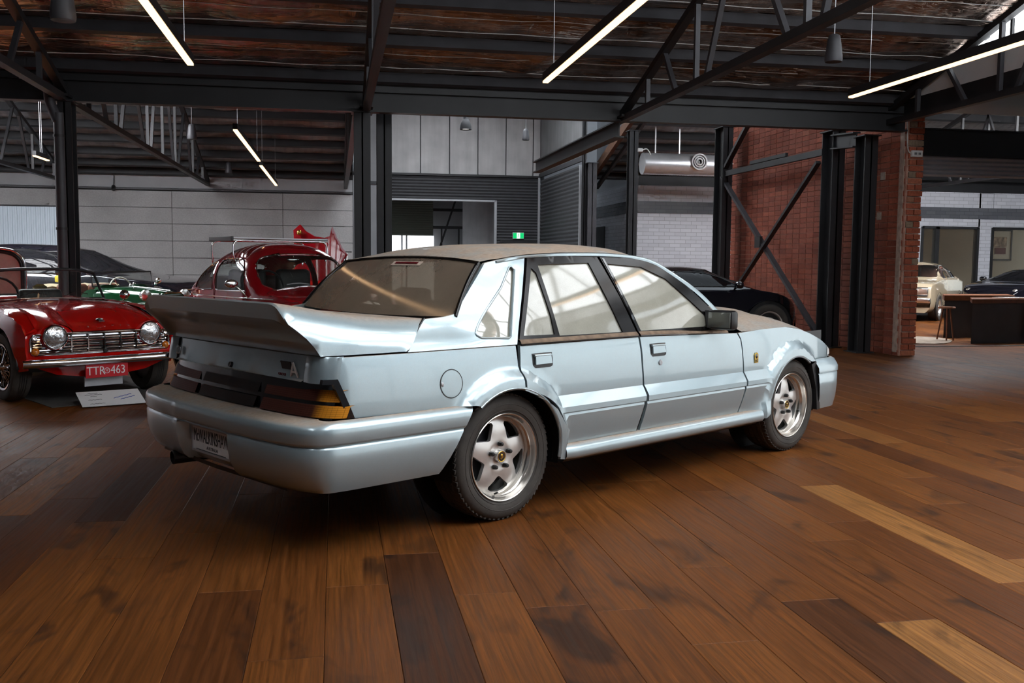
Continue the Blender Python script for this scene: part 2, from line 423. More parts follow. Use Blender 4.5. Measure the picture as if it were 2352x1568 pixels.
def panel(loops, fn, step=.03, thick=None, inset=.35, lines=()):
    """triangulated 2-D outline (with holes) carried onto the surface fn(u,v); thick = vector to the back face"""
    loops = [densify(l, step) for l in loops]
    pts = []; edges = []
    for l in loops:
        k = len(pts); pts += [Vector(p) for p in l]; edges += [(k + i, k + (i + 1) % len(l)) for i in range(len(l))]
    for zl in lines:
        xa, xb = min(p[0] for p in loops[0]) - .05, max(p[0] for p in loops[0]) + .05; n = int((xb - xa) / step); k = len(pts)
        pts += [Vector((xa + (xb - xa) * i / n, zl)) for i in range(n + 1)]; edges += [(k + i, k + i + 1) for i in range(n)]
    xs = [p[0] for p in loops[0]]; ys = [p[1] for p in loops[0]]
    nb = len(pts); border = [tuple(p) for p in pts]
    x = min(xs) + step * .5
    cell = {}
    for p in border: cell.setdefault((int(p[0] / step // 1), int(p[1] / step // 1)), []).append(p)
    row = 0
    while x < max(xs):
        y = min(ys) + step * (.5 if row % 2 else .25)
        while y < max(ys):
            if inside((x, y), loops):
                ci, cj = int(x / step // 1), int(y / step // 1)
                if all((x - q[0]) ** 2 + (y - q[1]) ** 2 > (step * inset) ** 2 for a in (-1, 0, 1) for b in (-1, 0, 1) for q in cell.get((ci + a, cj + b), ())):
                    pts.append(Vector((x, y)))
            y += step
        x += step * .9; row += 1
    V, E, F, *_ = delaunay_2d_cdt(pts, edges, [], 0, 1e-6)
    tri = [f for f in F if inside((sum(V[i][0] for i in f) / len(f), sum(V[i][1] for i in f) / len(f)), loops)]
    used = sorted({i for f in tri for i in f}); mp = {i: k for k, i in enumerate(used)}
    vs = [Vector(fn(V[i][0], V[i][1])) for i in used]; fs = [tuple(mp[i] for i in f) for f in tri]
    if thick is not None:
        tv = Vector(thick); n = len(vs)
        cnt = {}
        for f in fs:
            for i in range(len(f)): cnt.setdefault(tuple(sorted((f[i], f[(i + 1) % len(f)]))), []).append((f[i], f[(i + 1) % len(f)]))
        vs = vs + [p + tv for p in vs]; bk = [tuple(i + n for i in f[::-1]) for f in fs]
        rim = [(e[0][1], e[0][0], e[0][0] + n, e[0][1] + n) for e in cnt.values() if len(e) == 1]
        fs = fs + bk + rim
    return MB().add(vs, fs)

def ip(x,xs,ys):
    n=len(xs)
    if x<=xs[0]: return ys[0]
    if x>=xs[-1]: return ys[-1]
    i=0
    while x>xs[i+1]: i+=1
    h=xs[i+1]-xs[i]; t=(x-xs[i])/h
    d=(ys[i+1]-ys[i])/h
    def sl(k):
        if k==0: return (ys[1]-ys[0])/(xs[1]-xs[0])
        if k==n-1: return (ys[-1]-ys[-2])/(xs[-1]-xs[-2])
        a=(ys[k]-ys[k-1])/(xs[k]-xs[k-1]); b=(ys[k+1]-ys[k])/(xs[k+1]-xs[k])
        return 0 if a*b<=0 else 2*a*b/(a+b)
    m0,m1=sl(i)*h,sl(i+1)*h
    return (2*t**3-3*t*t+1)*ys[i]+(t**3-2*t*t+t)*m0+(3*t*t-2*t**3)*ys[i+1]+(t**3-t*t)*m1
def sst(a,b,x):
    t=max(0,min(1,(x-a)/(b-a))); return t*t*(3-2*t)
def hw(x): return ip(x,[-1.12,-1.02,-.88,-.5,.3,1.5,2.3,2.9,3.2,3.4],[.70,.765,.803,.825,.832,.834,.826,.80,.765,.70])
def vz(z): return ip(z,[.2,.33,.45,.6,.75,.87,.90],[-.03,-.018,-.004,0,-.008,-.032,-.045])
def flare(x,z):
    s=0
    for cx in (0,2.668):
        r=math.hypot(x-cx,z-.316); s+=.043*(1-sst(.385,.452,r))
    return s
def lin(x,xs,ys):
    if x<=xs[0]: return ys[0]
    for i in range(len(xs)-1):
        if x<=xs[i+1]: return ys[i]+(ys[i+1]-ys[i])*(x-xs[i])/(xs[i+1]-xs[i])
    return ys[-1]
def clad(z): return lin(z,[.25,.33,.488,.500,.508,.535,.592],[.008,.012,.030,.026,.038,.036,0])
def Yb(x,z): return hw(x)+vz(z)+max(flare(x,z),clad(z))
def Yg(x,z):
    yw=ip(z,[.86,.90,1.0,1.1,1.25,1.33],[.797,.782,.748,.71,.647,.610])
    yc=ip(z,[.86,.90,.95,1.0,1.1,1.2,1.31],[.79,.768,.728,.697,.66,.628,.592])
    w=sst(.22,-.28,x)
    f=sst(1.3,2.3,x)*.03
    return yw*(1-w)+yc*w-f
# ================================================================== THE HALL
def struct(o): o['kind'] = 'structure'; return o
Y1 = 12.15
# ---- floor: slab, boards one by one in front, the rest joined
floor = struct(MB().box((6, 15, -.06), (34, 42, .06)).build('floor', 'dark_grey'))
BW = .2425
def board_mesh():
    e = .0022; w = BW / 2 - .0006; b = MB()
    def ring(dx, dy, z): return [(-w + dx, dy, z), (w - dx, dy, z), (w - dx, 1 - dy, z), (-w + dx, 1 - dy, z)]
    v = ring(0, 0, -.03) + ring(0, 0, -.0016) + ring(e, .0012, 0)
    f = [(8, 9, 10, 11)] + [(i, (i + 1) % 4, (i + 1) % 4 + 4, i + 4) for i in range(4)] + [(i + 4, (i + 1) % 4 + 4, (i + 1) % 4 + 8, i + 8) for i in range(4)]
    b.add(v, f); return b
forced = {0: [(2.0, 4.1, .06), (4.1, 6.2, .52)], -1: [(1.6, 3.72, .50), (3.72, 5.4, .62)], -2: [(1.3, 3.05, .55), (3.05, 5.2, .42)], -3: [(1.7, 3.73, .20), (3.73, 5.3, .50)],
          6: [(1.2, 3.285, .14), (3.285, 5.3, .46)], 7: [(1.2, 3.03, .97), (3.03, 5.0, .36)], 8: [(2.0, 4.0, .40)], 4: [(1.0, 2.95, .66), (2.95, 5.1, .55)], 1: [(1.5, 3.55, .6), (3.55, 5.6, .48)], 3: [(1.2, 3.3, .44), (3.3, 5.4, .5)]}
def cam_px(p):
    d = Vector(p) - Vector((0, 0, CAM_H)); z = d.dot(fw)
    if z < .2: return None
    return (1176 + 2195 * d.dot(rt2) / z, 784 - 2195 * d.dot(up2) / z)
boards = []
rb = random.Random(3)
for i in range(-42, 60):
    xc = .199 + BW * (i + .5)
    segs = list(forced.get(i, []))
    y = segs[-1][1] if segs else -3.2 + rb.random() * 1.9
    while y < 24.6:
        L = rb.uniform(1.5, 2.25); t = min(1, max(0, rb.gauss(.50, .19)))
        segs.append((y, min(y + L, 25.0), t)); y += L
    if forced.get(i):
        segs.append((-3.2, forced[i][0][0], .5))
    boards += [(xc, a, b, t) for a, b, t in segs if b - a > .05]
def score(bd):
    xc, a, b, t = bd; s = 0
    for k in range(5):
        y = a + (b - a) * (k + .5) / 5; q = cam_px((xc, y, 0)); q2 = cam_px((xc + BW, y, 0)); q3 = cam_px((xc, y + .2, 0))
        if q and q2 and q3 and -60 < q[0] < 2410 and q[1] < 1640:
            hid = 500 < q[0] < 1750 and q[1] < 1000
            s += abs(q2[0] - q[0]) * abs(q3[1] - q[1]) * (b - a) * (.2 if hid else 1)
    return s
boards.sort(key=score, reverse=True)
bmesh_shared = board_mesh().mesh('floor_board')
for xc, a, b, t in boards[:300]:
    o = link('floor_board', bmesh_shared, 'floor_wood', floor); o.location = (xc, a + .0006, 0); o.scale = (1, b - a - .0012, 1); o['tone'] = t
far = MB(); tones = []
for xc, a, b, t in boards[300:]:
    if b < 1.0 and False: continue
    m = board_mesh(); k0 = len(far.f)
    far.add([(x + xc, y * (b - a - .0012) + a, z) for x, y, z in m.v], m.f); tones += [t] * len(m.f)
me = far.mesh('floor_boards_beyond'); at = me.attributes.new('tone', 'FLOAT', 'FACE'); at.data.foreach_set('value', tones)
tag(link('floor_boards_beyond', me, 'floor_wood_joined', floor), kind='stuff')

# ---- roofs: foil lining sagging between purlins
def foil_roof(name, x0, x1, ye, yr, ze, slope, purl, foil_mat='foil', nx=150, pmat='purlin_steel', ph=.13, pw=.075):
    """roof slope from eave ye to ridge yr, purlins given by their y"""
    root = None
    ny = 90; rows = []; rr = random.Random(5)
    sg = 1 if yr > ye else -1
    ps = sorted(purl, key=lambda y: abs(y - ye))
    ph0 = [rr.random() * 6 for _ in range(40)]
    for j in range(ny + 1):
        y = ye + (yr - ye) * j / ny
        d = [abs(y - q) for q in ps]; lo = min(d)
        sp = abs(ps[1] - ps[0]); sag = .045 * math.sin(min(1, lo / (sp * .5)) * math.pi / 2)
        z0 = ze + slope * abs(y - ye) + ph + .01
        row = []
        for i in range(nx + 1):
            x = x0 + (x1 - x0) * i / nx
            wob = .012 * math.sin(x * 2.1 + ph0[j % 7]) + .010 * math.sin(x * 5.3 + y * 3.1) + .006 * math.sin(x * 11 + y * 9)
            row.append((x, y, z0 - sag * (1 + .5 * math.sin(x * 1.7 + y * 2)) + wob * min(1, lo / .08)))
        rows.append(row)
    root = struct(MB().rows(rows).build(name, foil_mat, smooth=80))
    ang = math.atan(slope) * sg
    b = MB().box((0, 0, 0), (x1 - x0, pw, ph)); pm = b.mesh('purlin')
    for y in ps:
        o = link('purlin', pm, pmat, root); o.location = ((x0 + x1) / 2, y, ze + slope * abs(y - ye) + ph / 2); o.rotation_euler = (ang, 0, 0)
    return root
near_p = [12.03, 11.17, 10.35, 9.52, 8.70, 7.88, 7.06, 6.24, 5.75]
foil_roof('ceiling', -9.5, 7.62, Y1, 5.7, 3.40, .30, near_p)
foil_roof('ceiling', -9.5, 7.62, -.75, 5.7, 3.40, .30, [11.4 - y for y in near_p], nx=60)
far_p = [24.9, 24.38, 23.74, 23.03, 22.36, 21.64, 20.87, 20.1, 19.3, 18.7]
foil_roof('ceiling', -9.5, .45, 25.05, 18.6, 3.28, .30, far_p, 'foil_far', pmat='black_steel', ph=.16, pw=.10)
foil_roof('ceiling', -9.5, .45, Y1 + .1, 18.6, 3.43, .30, [37.2 - y for y in far_p], nx=40, pmat='black_steel')
foil_roof('ceiling', 6.72, 24, 25.05, 18.6, 3.45, .30, far_p, 'foil_far', nx=60, pmat='black_steel', ph=.16, pw=.10)
foil_roof('ceiling', 8.2, 24, 13.2, 18.6, 3.55, .30, [37.2 - y for y in far_p if y < 24], nx=40, pmat='black_steel')
wr = random.Random(9)
wires = MB()
for a, b in zip(near_p, near_p[1:]):
    for f in (.30, .66):
        y = a + (b - a) * f; z = 3.40 + .30 * (Y1 - y) + .075
        wires.tube([(-9.3 + k * .42, y + wr.uniform(-.02, .02), z + wr.uniform(-.012, .008)) for k in range(41)], .0045, 4)
o = wires.build('glint_wires', 'paper', bpy.data.objects['ceiling'])  # matt white colour stands in for the glints along the foil
struct(MB().box((15.9, 11.1, 3.62), (16.4, 4.5, .06)).build('ceiling', 'black_plastic'))
# high flat ceiling of the tall middle bay with its roof light
struct(MB().box((3.5, 20.4, 6.35), (6.2, 16.6, .1)).build('ceiling', 'mid_grey'))
struct(MB().box((3.0, 22.0, 6.28), (3.2, 7.0, .03)).build('window_8', 'skylight_sheet'))

# ---- translucent roof sheets over the near bay (behind the camera slope) and shopfront glazing on the right
def framed_glazing(name, x, y0, y1, z0, z1, n, mat, fm='black_steel'):
    f = MB(); f.box((x, (y0 + y1) / 2, z0), (.09, y1 - y0 + .08, .08)); f.box((x, (y0 + y1) / 2, z1), (.09, y1 - y0 + .08, .08))
    for k in range(n + 1): f.box((x, y0 + (y1 - y0) * k / n, (z0 + z1) / 2), (.09, .06, z1 - z0))
    f.box((x, (y0 + y1) / 2, z0 + (z1 - z0) * .68), (.08, y1 - y0, .05))
    root = struct(f.build(name, fm))
    for k in range(n):
        a, b = y0 + (y1 - y0) * k / n + .03, y0 + (y1 - y0) * (k + 1) / n - .03
        MB().box((x + .03, (a + b) / 2, (z0 + z1) / 2), (.012, b - a, z1 - z0)).build('pane', mat, root)
    return root
framed_glazing('window_1', 7.60, -2.6, 7.6, .15, 3.02, 7, 'daylight_pane')
for k, x in enumerate((-1.8, 1.9, 4.2, 6.4)):  # leftmost sheet is an added fill for the car's rear
    a = math.atan(.30); yc = 2.6
    struct(MB().box((x, yc, 3.40 + .3 * (yc + .75) + .02), (1.5 if x > 0 else .55, 4.2 if x > 0 else 2.4, .02), rx=a).build('window_%d' % (k + 2), 'skylight_sheet'))
for nm, x, yc, w, L, ye, ze in (('window_12', -7.9, 15.3, 2.2, 4.6, Y1 + .1, 3.43), ('window_13', -5.0, 15.3, 2.2, 4.6, Y1 + .1, 3.43), ('window_14', 11.5, 16.4, 3.0, 3.6, 13.2, 3.55), ('window_15', 16.5, 16.4, 3.0, 3.6, 13.2, 3.55)):
    struct(MB().box((x, yc, ze + .3 * (yc - ye) + .05), (w, L, .02), rx=math.atan(.30)).build(nm, 'fill_far' if x < 0 else 'fill_side'))  # unseen glowing sheets added to brighten the far bay and tiled side
# gable end over the last truss: light fascia, glazing following the roof, mullions
def zr(y): return 3.40 + .30 * min(12.15 - y, y + .75)
ga = [(7.56, y, z) for y, z in ((11.9, 3.46), (11.9, 3.47), (5.7, zr(5.7) - .05), (-.6, 3.45), (-.6, 3.44))]
fas = struct(MB().box((7.60, 5.7, 3.62), (.05, 12.3, .26)).build('wall_gable', 'white_paint'))
MB().box((7.60, 5.7, 3.36), (.05, 12.5, .26)).build('lower_fascia', 'black_steel', fas)
gl = struct(MB().prism([(7.60, 11.0, 3.78), (7.60, .40, 3.78), (7.60, 5.7, zr(5.7) + .03)], (.02, 0, 0)).build('window_6', 'gable_pane'))
mu = MB()
for y in (9.9, 9.0, 8.0, 7.0, 6.0, 5.0, 4.0, 3.0, 2.0): mu.bar((7.585, y, 3.78), (7.585, y, zr(y)), .035, .035, (0, 1, 0))
mu.bar((7.585, 10.7, 3.80), (7.585, .7, 3.80), .04, .06); mu.build('mullions', 'black_steel', gl)
for sgn in (1,): 
    MB().bar((7.58, 12.1, zr(12.1) + .13), (7.58, 5.7, zr(5.7) + .13), .07, .14).build('barge_rafter', 'black_steel', gl)
    MB().bar((7.58, -.7, zr(-.7) + .06), (7.58, 5.7, zr(5.7) + .06), .07, .22).build('barge_rafter', 'black_steel', gl)

# ---- walls that close the hall outside the view
struct(MB().box((-9.55, 11, 2.5), (.1, 29, 5.2)).build('wall_left', 'mid_grey'))
struct(MB().box((-1, -3.2, 2.5), (18, .1, 5.4)).build('wall_rear', 'mid_grey'))
struct(MB().box((24, 18, 2.5), (.1, 14, 5)).build('wall_side', 'mid_grey'))
struct(MB().box((15.8, 8.9, 1.7), (16.3, .1, 3.6)).build('wall_near', 'mid_grey'))

# ---- far concrete panel wall (left)
wf = struct(MB().box((-4.5, 25.14, 1.7), (9.95, .12, 3.7)).build('wall_far', 'dark_grey'))
zs = [.04, .46, .88, 1.30, 1.72, 2.14, 2.54, 2.95]
xs = [-6.65, -3.97, -1.29, .46]
MB().box((-3.1, 25.06, .02), (7.1, .04, .04)).build('skirting', 'dark_grey', wf)
for a, b in zip(xs, xs[1:]):
    for z0, z1 in zip(zs, zs[1:]):
        MB().box(((a + b) / 2, 25.06, (z0 + z1) / 2), (b - a - .012, .05, z1 - z0 - .012)).build('concrete_panel', 'concrete', wf)
for z0, z1 in zip(zs[6:], zs[7:]): MB().box((-8.0, 25.06, (z0 + z1) / 2), (2.68, .05, z1 - z0 - .012)).build('concrete_panel', 'concrete', wf)
MB().box((-4.5, 25.05, 3.17), (9.9, .08, .30)).build('ledge_band', 'grey_plaster', wf)
MB().box((-4.5, 25.0, 2.99), (9.9, .06, .04)).build('ledge_drip', 'dark_grey', wf)
t = NT('ribbed_translucent'); t.set(col=(.45, .52, .58), rough=.5, emit=(.60, .72, .86), estr=.13); M['ribbed'] = t.m
rib = MB()
for k in range(52):
    x = -9.3 + k * .0525; rib.box((x, 25.05, 1.26), (.046, .05 if k % 2 else .03, 2.5))
struct(rib.build('window_7', 'ribbed'))
# ---- middle wall: white upright sheets over dark ribbed cladding, with a wide opening
wm = struct(MB().box((3.8, 28.66, 4.85), (4.9, .08, 2.4)).build('wall_middle', 'dark_grey'))
ed = [1.35, 1.62, 2.50, 3.36, 4.21, 5.06, 5.89, 6.12]
for a, b in zip(ed, ed[1:]):
    MB().box(((a + b) / 2, 28.58, 4.83), (b - a - .03, .06, 2.05)).build('white_sheet', 'white_sheet', wm)
def ribbed(x0, x1, z0, z1, y, pitch=.085, axis='x'):
    m = MB(); n = int((z1 - z0) / pitch); rows = []
    for k in range(n * 2 + 1):
        z = z0 + (z1 - z0) * k / (n * 2); o = .022 if k % 2 else 0
        rows.append([(x0, y - o, z), (x1, y - o, z)] if axis == 'x' else [(y - o, x0, z), (y - o, x1, z)])
    return m.rows(rows)
ribbed(1.3, 6.1, 3.09, 3.80, 28.5).build('ribbed_cladding', 'dark_grey', wm)
ribbed(4.74, 6.1, 0, 3.09, 28.5).build('ribbed_cladding', 'dark_grey', wm)
MB().box((3.7, 28.47, 3.82), (4.85, .08, .06)).build('capping', 'black_steel', wm)
MB().box((4.74, 28.5, 1.55), (.07, .1, 3.1)).build('opening_jamb', 'silver_grey', wm)
MB().box((3.0, 28.5, 3.08), (3.5, .1, .05)).build('opening_head', 'silver_grey', wm)
MB().box((6.06, 28.45, 1.9), (.06, .06, 3.8)).build('corner_trim', 'silver_grey', wm)
dr = struct(MB().box((5.43, 28.44, .92), (.95, .05, 1.84)).build('door_2', 'black_steel'))
MB().box((5.43, 28.43, 1.88), (1.1, .07, .08)).build('door_head', 'black_steel', dr)
# the store seen through the opening
st = struct(MB().box((3.4, 32.0, 1.7), (7, .1, 3.6)).build('wall_store', 'grey_plaster'))
gs = ribbed(1.2, 3.16, 2.10, 3.35, 31.4, .07).build('roller_shutter', 'shutter_green'); tag(gs, 'olive green roller shutter half open in the store beyond', 'shutter')
dp = struct(MB().box((2.2, 31.5, 1.05), (2.0, .03, 2.1)).build('window_9', 'daylight_far'))
for x in (2.15, 2.3): MB().box((x, 31.46, 1.05), (.05, .04, 2.1)).build('mullion', 'white_paint', dp)
br = thing('steel_brace_frame', 'black cross braced steel frame on the store wall', 'frame', (3.7, 31.5, 0))
MB().bar((-.45, 0, 1.3), (.25, 0, 3.4), .06, .06).build('diagonal', 'black_steel', br)
MB().bar((-.55, 0, 2.95), (.45, 0, 2.95), .07, .09).build('rail', 'black_steel', br)
MB().bar((-.55, 0, 2.38), (.45, 0, 2.38), .07, .09).build('rail', 'black_steel', br)
MB().bar((-.25, 0, 0), (-.25, 0, 2.4), .05, .05, (0, 1, 0)).build('post', 'black_steel', br)
MB().bar((.32, 0, 0), (.32, 0, 2.4), .05, .05, (0, 1, 0)).build('post', 'black_steel', br)
pw = MB(); rows = []
for k in range(13):
    a = k / 12; rows.append([(4.12 + 1.15 * a, 31.3 - .5 * math.sin(a * math.pi * .6), 0), (4.12 + 1.15 * a, 31.3 - .5 * math.sin(a * math.pi * .6), 3.3)])
cp = struct(pw.rows(rows).build('wall_panel_curved', 'white_sheet', smooth=60))
struct(MB().box((3.4, 30.3, 3.55), (7, 3.6, .08)).build('ceiling', 'dark_grey'))
# ---- side wall with dark roller shutter, grey sheet over it
ws = struct(MB().box((6.16, 26.0, 5.0), (.08, 5.2, 2.3)).build('wall_inner', 'grey_sheet'))
MB().box((6.10, 26.0, 3.86), (.06, 5.2, .12)).build('capping', 'dark_grey', ws)
sh = ribbed(23.3, 28.45, 0, 3.72, 6.12, .105, 'y').build('roller_shutter', 'dark_grey'); tag(sh, 'dark ribbed roller shutter closed beside the exit sign', 'shutter')
MB().box((6.05, 23.4, 1.85), (.08, .06, 3.7)).build('guide_rail', 'silver_grey', sh)

struct(MB().box((.9, 28.6, 3.1), (1.1, .1, 6.2)).build('wall_link', 'grey_plaster'))
struct(MB().box((.50, 26.9, 3.1), (.08, 3.5, 6.2)).build('wall_return', 'grey_plaster'))
struct(MB().box((7.6, 29.6, 3.4), (4.2, .1, 6.8)).build('wall_back', 'grey_plaster'))
struct(MB().box((3.45, 28.66, 6.05), (5.6, .08, .6)).build('trim_3', 'mid_grey'))
struct(MB().box((-.8, Y1 + .02, 3.46), (17.2, .12, .20)).build('trim_2', 'black_steel'))
struct(MB().box((15.9, 24.75, 3.75), (16.4, .1, .9)).build('trim_4', 'black_steel'))
struct(MB().box((.50, 18.6, 4.9), (.06, 13, 2.9)).build('wall_bay', 'dark_grey'))
# ---- glazed-brick room on the right
TX = 7.75
wt = struct(MB().box((12.0, 24.56, 1.66), (8.5, .12, 3.32)).build('wall_tiled', 'white_tile'))
MB().box((17.15, 24.56, 2.85), (1.80, .12, .96)).build('tile_head', 'white_tile', wt)
MB().box((20.6, 24.56, 2.85), (4.3, .12, .96)).build('tile_head', 'white_tile', wt)
MB().box((18.23, 24.56, 1.66), (.46, .12, 3.32)).build('tile_pier', 'white_tile', wt)
MB().box((18.23, 24.48, .42), (.46, .05, .84)).build('dark_tile_base', 'grey_tile', wt)
MB().box((19.9, 24.56, .25), (8, .12, .5)).build('dark_tile_base', 'grey_tile', wt)
MB().box((15.0, 24.49, 2.75), (14.5, .03, .31)).build('dark_tile_band', 'grey_tile', wt)
MB().box((TX, 26.4, 1.66), (.1, 3.8, 3.32)).build('side_face', 'white_tile', wt)
MB().box((TX - .055, 26.4, 2.75), (.03, 3.8, .31)).build('dark_tile_band', 'grey_tile', wt)
MB().box((TX - .07, 27.45, 1.16), (.04, 1.1, 2.32)).build('side_door', 'dark_grey', wt)
MB().box((TX + .1, 26.4, 4.4), (.1, 3.8, 2.2)).build('upper_infill', 'grey_plaster', wt)
for nm, a, b in (('window_10', 16.25, 18.0), ('window_11', 18.46, 22.0)):
    f = MB()
    for x in (a, b): f.box((x, 24.56, 1.43), (.08, .16, 1.86))
    for z in (.52, 2.34): f.box(((a + b) / 2, 24.56, z), (b - a, .16, .07))
    if a < 17: f.box((16.72, 24.56, 1.43), (.12, .16, 1.86))
    w = struct(f.build(nm, 'black_steel'))
    MB().box(((a + b) / 2, 24.57, 1.43), (b - a, .012, 1.8)).build('pane', 'window_glass', w)
wo = struct(MB().box((19, 28.0, 1.6), (9, .1, 3.2)).build('wall_office', 'cream_wall'))
MB().box((18.9, 26.3, 2.75), (8, 3.3, .05)).build('office_ceiling', 'cream_wall', wo)
lb = MB()
for y in (25.6, 26.4): lb.box((17.6, y, 2.60), (2.0, .05, .03)); lb.box((20.7, y, 2.60), (2.6, .05, .03))
tag(lb.build('linear_light', 'lamp_warm'), 'slim warm light strips inside the glazed office', 'light')
for (x, z, w, h, lab) in ((17.95, 1.95, .75, .95, 'framed poster on the office wall behind the cream saloon'), (21.35, 1.95, .80, .95, 'framed red car print on the office wall at far right')):
    p = thing('framed_picture', lab, 'picture', (x, 27.93, z - h / 2))
    fr = MB()
    for s in (-1, 1): fr.box((s * w / 2, 0, h / 2), (.05, .04, h + .05)); fr.box((0, 0, h / 2 + s * h / 2), (w, .04, .05))
    fr.build('frame', 'black_plastic', p); MB().box((0, .01, h / 2), (w, .02, h)).build('mount', 'cream_canvas', p)
    MB().box((-.02, -.004, h * .60), (w * .62, .02, h * .35)).build('print', 'picture_print', p)
    MB().box((.0, -.006, h * .30), (w * .5, .02, h * .22)).build('print', 'maroon' if x > 20 else 'desk_grey', p)

# ---- brick wall running in depth, its broken end towards the camera
wbk = struct(MB().box((7.895, 15.13, 1.66), (.215, 5.92, 3.32)).box((7.895, 15.75, 3.75), (.215, 4.65, .90)).build('wall_brick', 'mortar'))
MB().box((7.895, 13.0, 3.40), (.20, 1.5, .20)).build('wall_top', 'mortar', wbk)
brick = MB().box((0, 0, 0), (.02, 1, .0735)).mesh('brick')
MB().box((7.91, 12.178, 1.66), (.205, .02, 3.28)).build('pointing', 'bare_mortar', wbk)
rbk = random.Random(11); rest = MB(); rtone = []; nb = 0
def put_brick(p, d, near, tone):
    global nb
    if near and nb < 300:
        o = link('brick', brick, 'brick', wbk); o.location = p; o.scale = (d[0] / .02, d[1], d[2] / .0735); o['tone'] = tone; nb += 1
    else:
        k = len(rest.f); rest.box(p, d); rtone.extend([tone] * 6)
for c in range(39):
    z = .043 + c * .0855
    jx = rbk.uniform(-.006, .01)
    if c % 2 == 0: cells = [(7.805, 8.015)]
    else: cells = [(7.805, 7.905), (7.918, 8.015)]
    for a, b in cells:
        put_brick(((a + b) / 2 + jx, 12.165 + rbk.uniform(-.008, .012), z), (b - a, .05, .0705), True, min(1, max(0, rbk.gauss(.74, .16))))
for c in range(48):
    z = .043 + c * .0855; y = 12.20 + (.0 if c % 2 else -.12) + .12
    y0 = y if c < 38 else y + 1.21; k = 0
    while y0 < 18.0:
        L = .23 if not (k == 0 and c % 2 == 0) else .11
        put_brick((7.787 + rbk.uniform(-.0015, .0015), y0 + L / 2, z), (.02, L, .0735), y0 < 13.55, min(.9, max(0, rbk.gauss(.45, .17)))); y0 += L + .011; k += 1
me = rest.mesh('bricks_beyond'); at = me.attributes.new('tone', 'FLOAT', 'FACE'); at.data.foreach_set('value', rtone)
tag(link('bricks_beyond', me, 'brick_joined', wbk), kind='stuff')
MB().box((7.775, 12.26, 1.6), (.018, .10, 3.1)).build('bare_strip', 'bare_mortar', wbk)
for y, z in ((12.72, 2.55), (12.78, 1.98), (12.95, .72)): MB().box((7.772, y, z), (.012, .11, .11)).build('plaster_patch', 'bare_mortar', wbk)
# steel columns
def hcol(label, x, y, z1, w=.22, d=.22, mat='black_steel', z0=0, rz=0):
    t = thing('steel_column', label, 'column', (x, y, z0), rz)
    m = MB(); m.box((0, -d / 2 + .01, (z1 - z0) / 2), (w, .02, z1 - z0)); m.box((0, d / 2 - .01, (z1 - z0) / 2), (w, .02, z1 - z0)); m.box((0, 0, (z1 - z0) / 2), (.02, d, z1 - z0))
    m.build('shaft', mat, t)
    MB().box((0, 0, .008), (w + .08, d + .08, .016)).build('base_plate', mat, t)
    MB().box((0, 0, z1 - z0 - .008), (w + .06, d + .06, .016)).build('cap_plate', mat, t)
    return t
hcol('black steel column standing behind the red open roadster', -3.08, Y1, 3.10, .15, .22)
hcol('black steel column left of the tall middle bay', .34, Y1, 3.10, .20, .22)
hcol('wider black steel column just right of its neighbour beside the tall bay', .64, 12.75, 3.3, .19, .2)
hcol('black steel post nearest the broken brick wall end', 7.53, 12.78, 3.12, .20, .28)
hcol('black steel post right of the cross brace on the brick wall', 7.50, 13.66, 3.3, .20, .34)
hcol('black steel post at the far end of the brick wall', 7.44, 17.75, 3.9, .20, .42)
hcol('slim black steel post in front of the white tiled wall', 6.31, 20.0, 4.1, .19, .2)
hcol('grey steel post at the near end of the dark shutter', 6.18, 22.9, 3.70, .22, .26, 'purlin_steel')
hcol('thin dark post rising above the grey shutter post', 6.02, 23.0, 5.4, .08, .1)
# eaves beam, side beams
def ibeam(label, p, q, w, h, name='steel_beam', mat='black_steel'):
    p, q = Vector(p), Vector(q); t = thing(name, label, 'beam', p)
    d = q - p
    MB().bar((0, 0, -h / 2 + .01), d + Vector((0, 0, -h / 2 + .01)), w, .02).build('bottom_flange', mat, t)
    MB().bar((0, 0, h / 2 - .01), d + Vector((0, 0, h / 2 - .01)), w, .02).build('top_flange', mat, t)
    MB().bar((0, 0, 0), d, .018, h - .03).build('web', mat, t)
    return t
ibeam('long black steel beam carrying the near roof above the columns', (-9.4, Y1, 3.23), (7.72, Y1, 3.23), .15, .26)
ibeam('short black beam running back from the near beam over the slim post', (3.69, 12.3, 3.025), (3.69, 17.6, 3.025), .14, .21)
ibeam('deep black beam over the reception opening', (8.05, 13.0, 3.09), (23, 13.0, 3.09), .12, .40)
ibeam('black beam between the two posts near the brick wall end', (7.44, 12.9, 3.08), (7.44, 13.55, 3.12), .12, .22)
rs = ribbed(8.1, 22, 2.59, 2.90, 13.0, .055).build('roller_shutter', 'shutter_grey'); tag(rs, 'grey roller shutter rolled up over the reception opening', 'shutter')
# cross brace on the brick wall
cb = thing('cross_brace', 'black crossed steel bracing in front of the red brick wall', 'brace', (7.42, 15.8, 0))
def rel(p): return (p[0] - 7.42, p[1] - 15.8, p[2])
MB().bar(rel((7.42, 17.75, 2.95)), rel((7.42, 13.85, .22)), .05, .09, (1, 0, 0)).build('diagonal', 'purlin_steel', cb)
MB().bar(rel((7.36, 13.85, 2.85)), rel((7.36, 17.6, .25)), .05, .08, (1, 0, 0)).build('diagonal', 'black_steel', cb)
MB().bar(rel((7.42, 17.7, 3.0)), rel((7.42, 13.8, 3.0)), .07, .10).build('rail', 'black_steel', cb)
MB().bar(rel((7.40, 16.4, 3.09)), rel((7.40, 15.0, 3.09)), .05, .06).build('splice', 'black_steel', cb)
MB().bar(rel((7.40, 17.6, 3.08)), rel((7.40, 16.5, 3.85)), .06, .09, (1, 0, 0)).build('knee_brace', 'black_steel', cb)
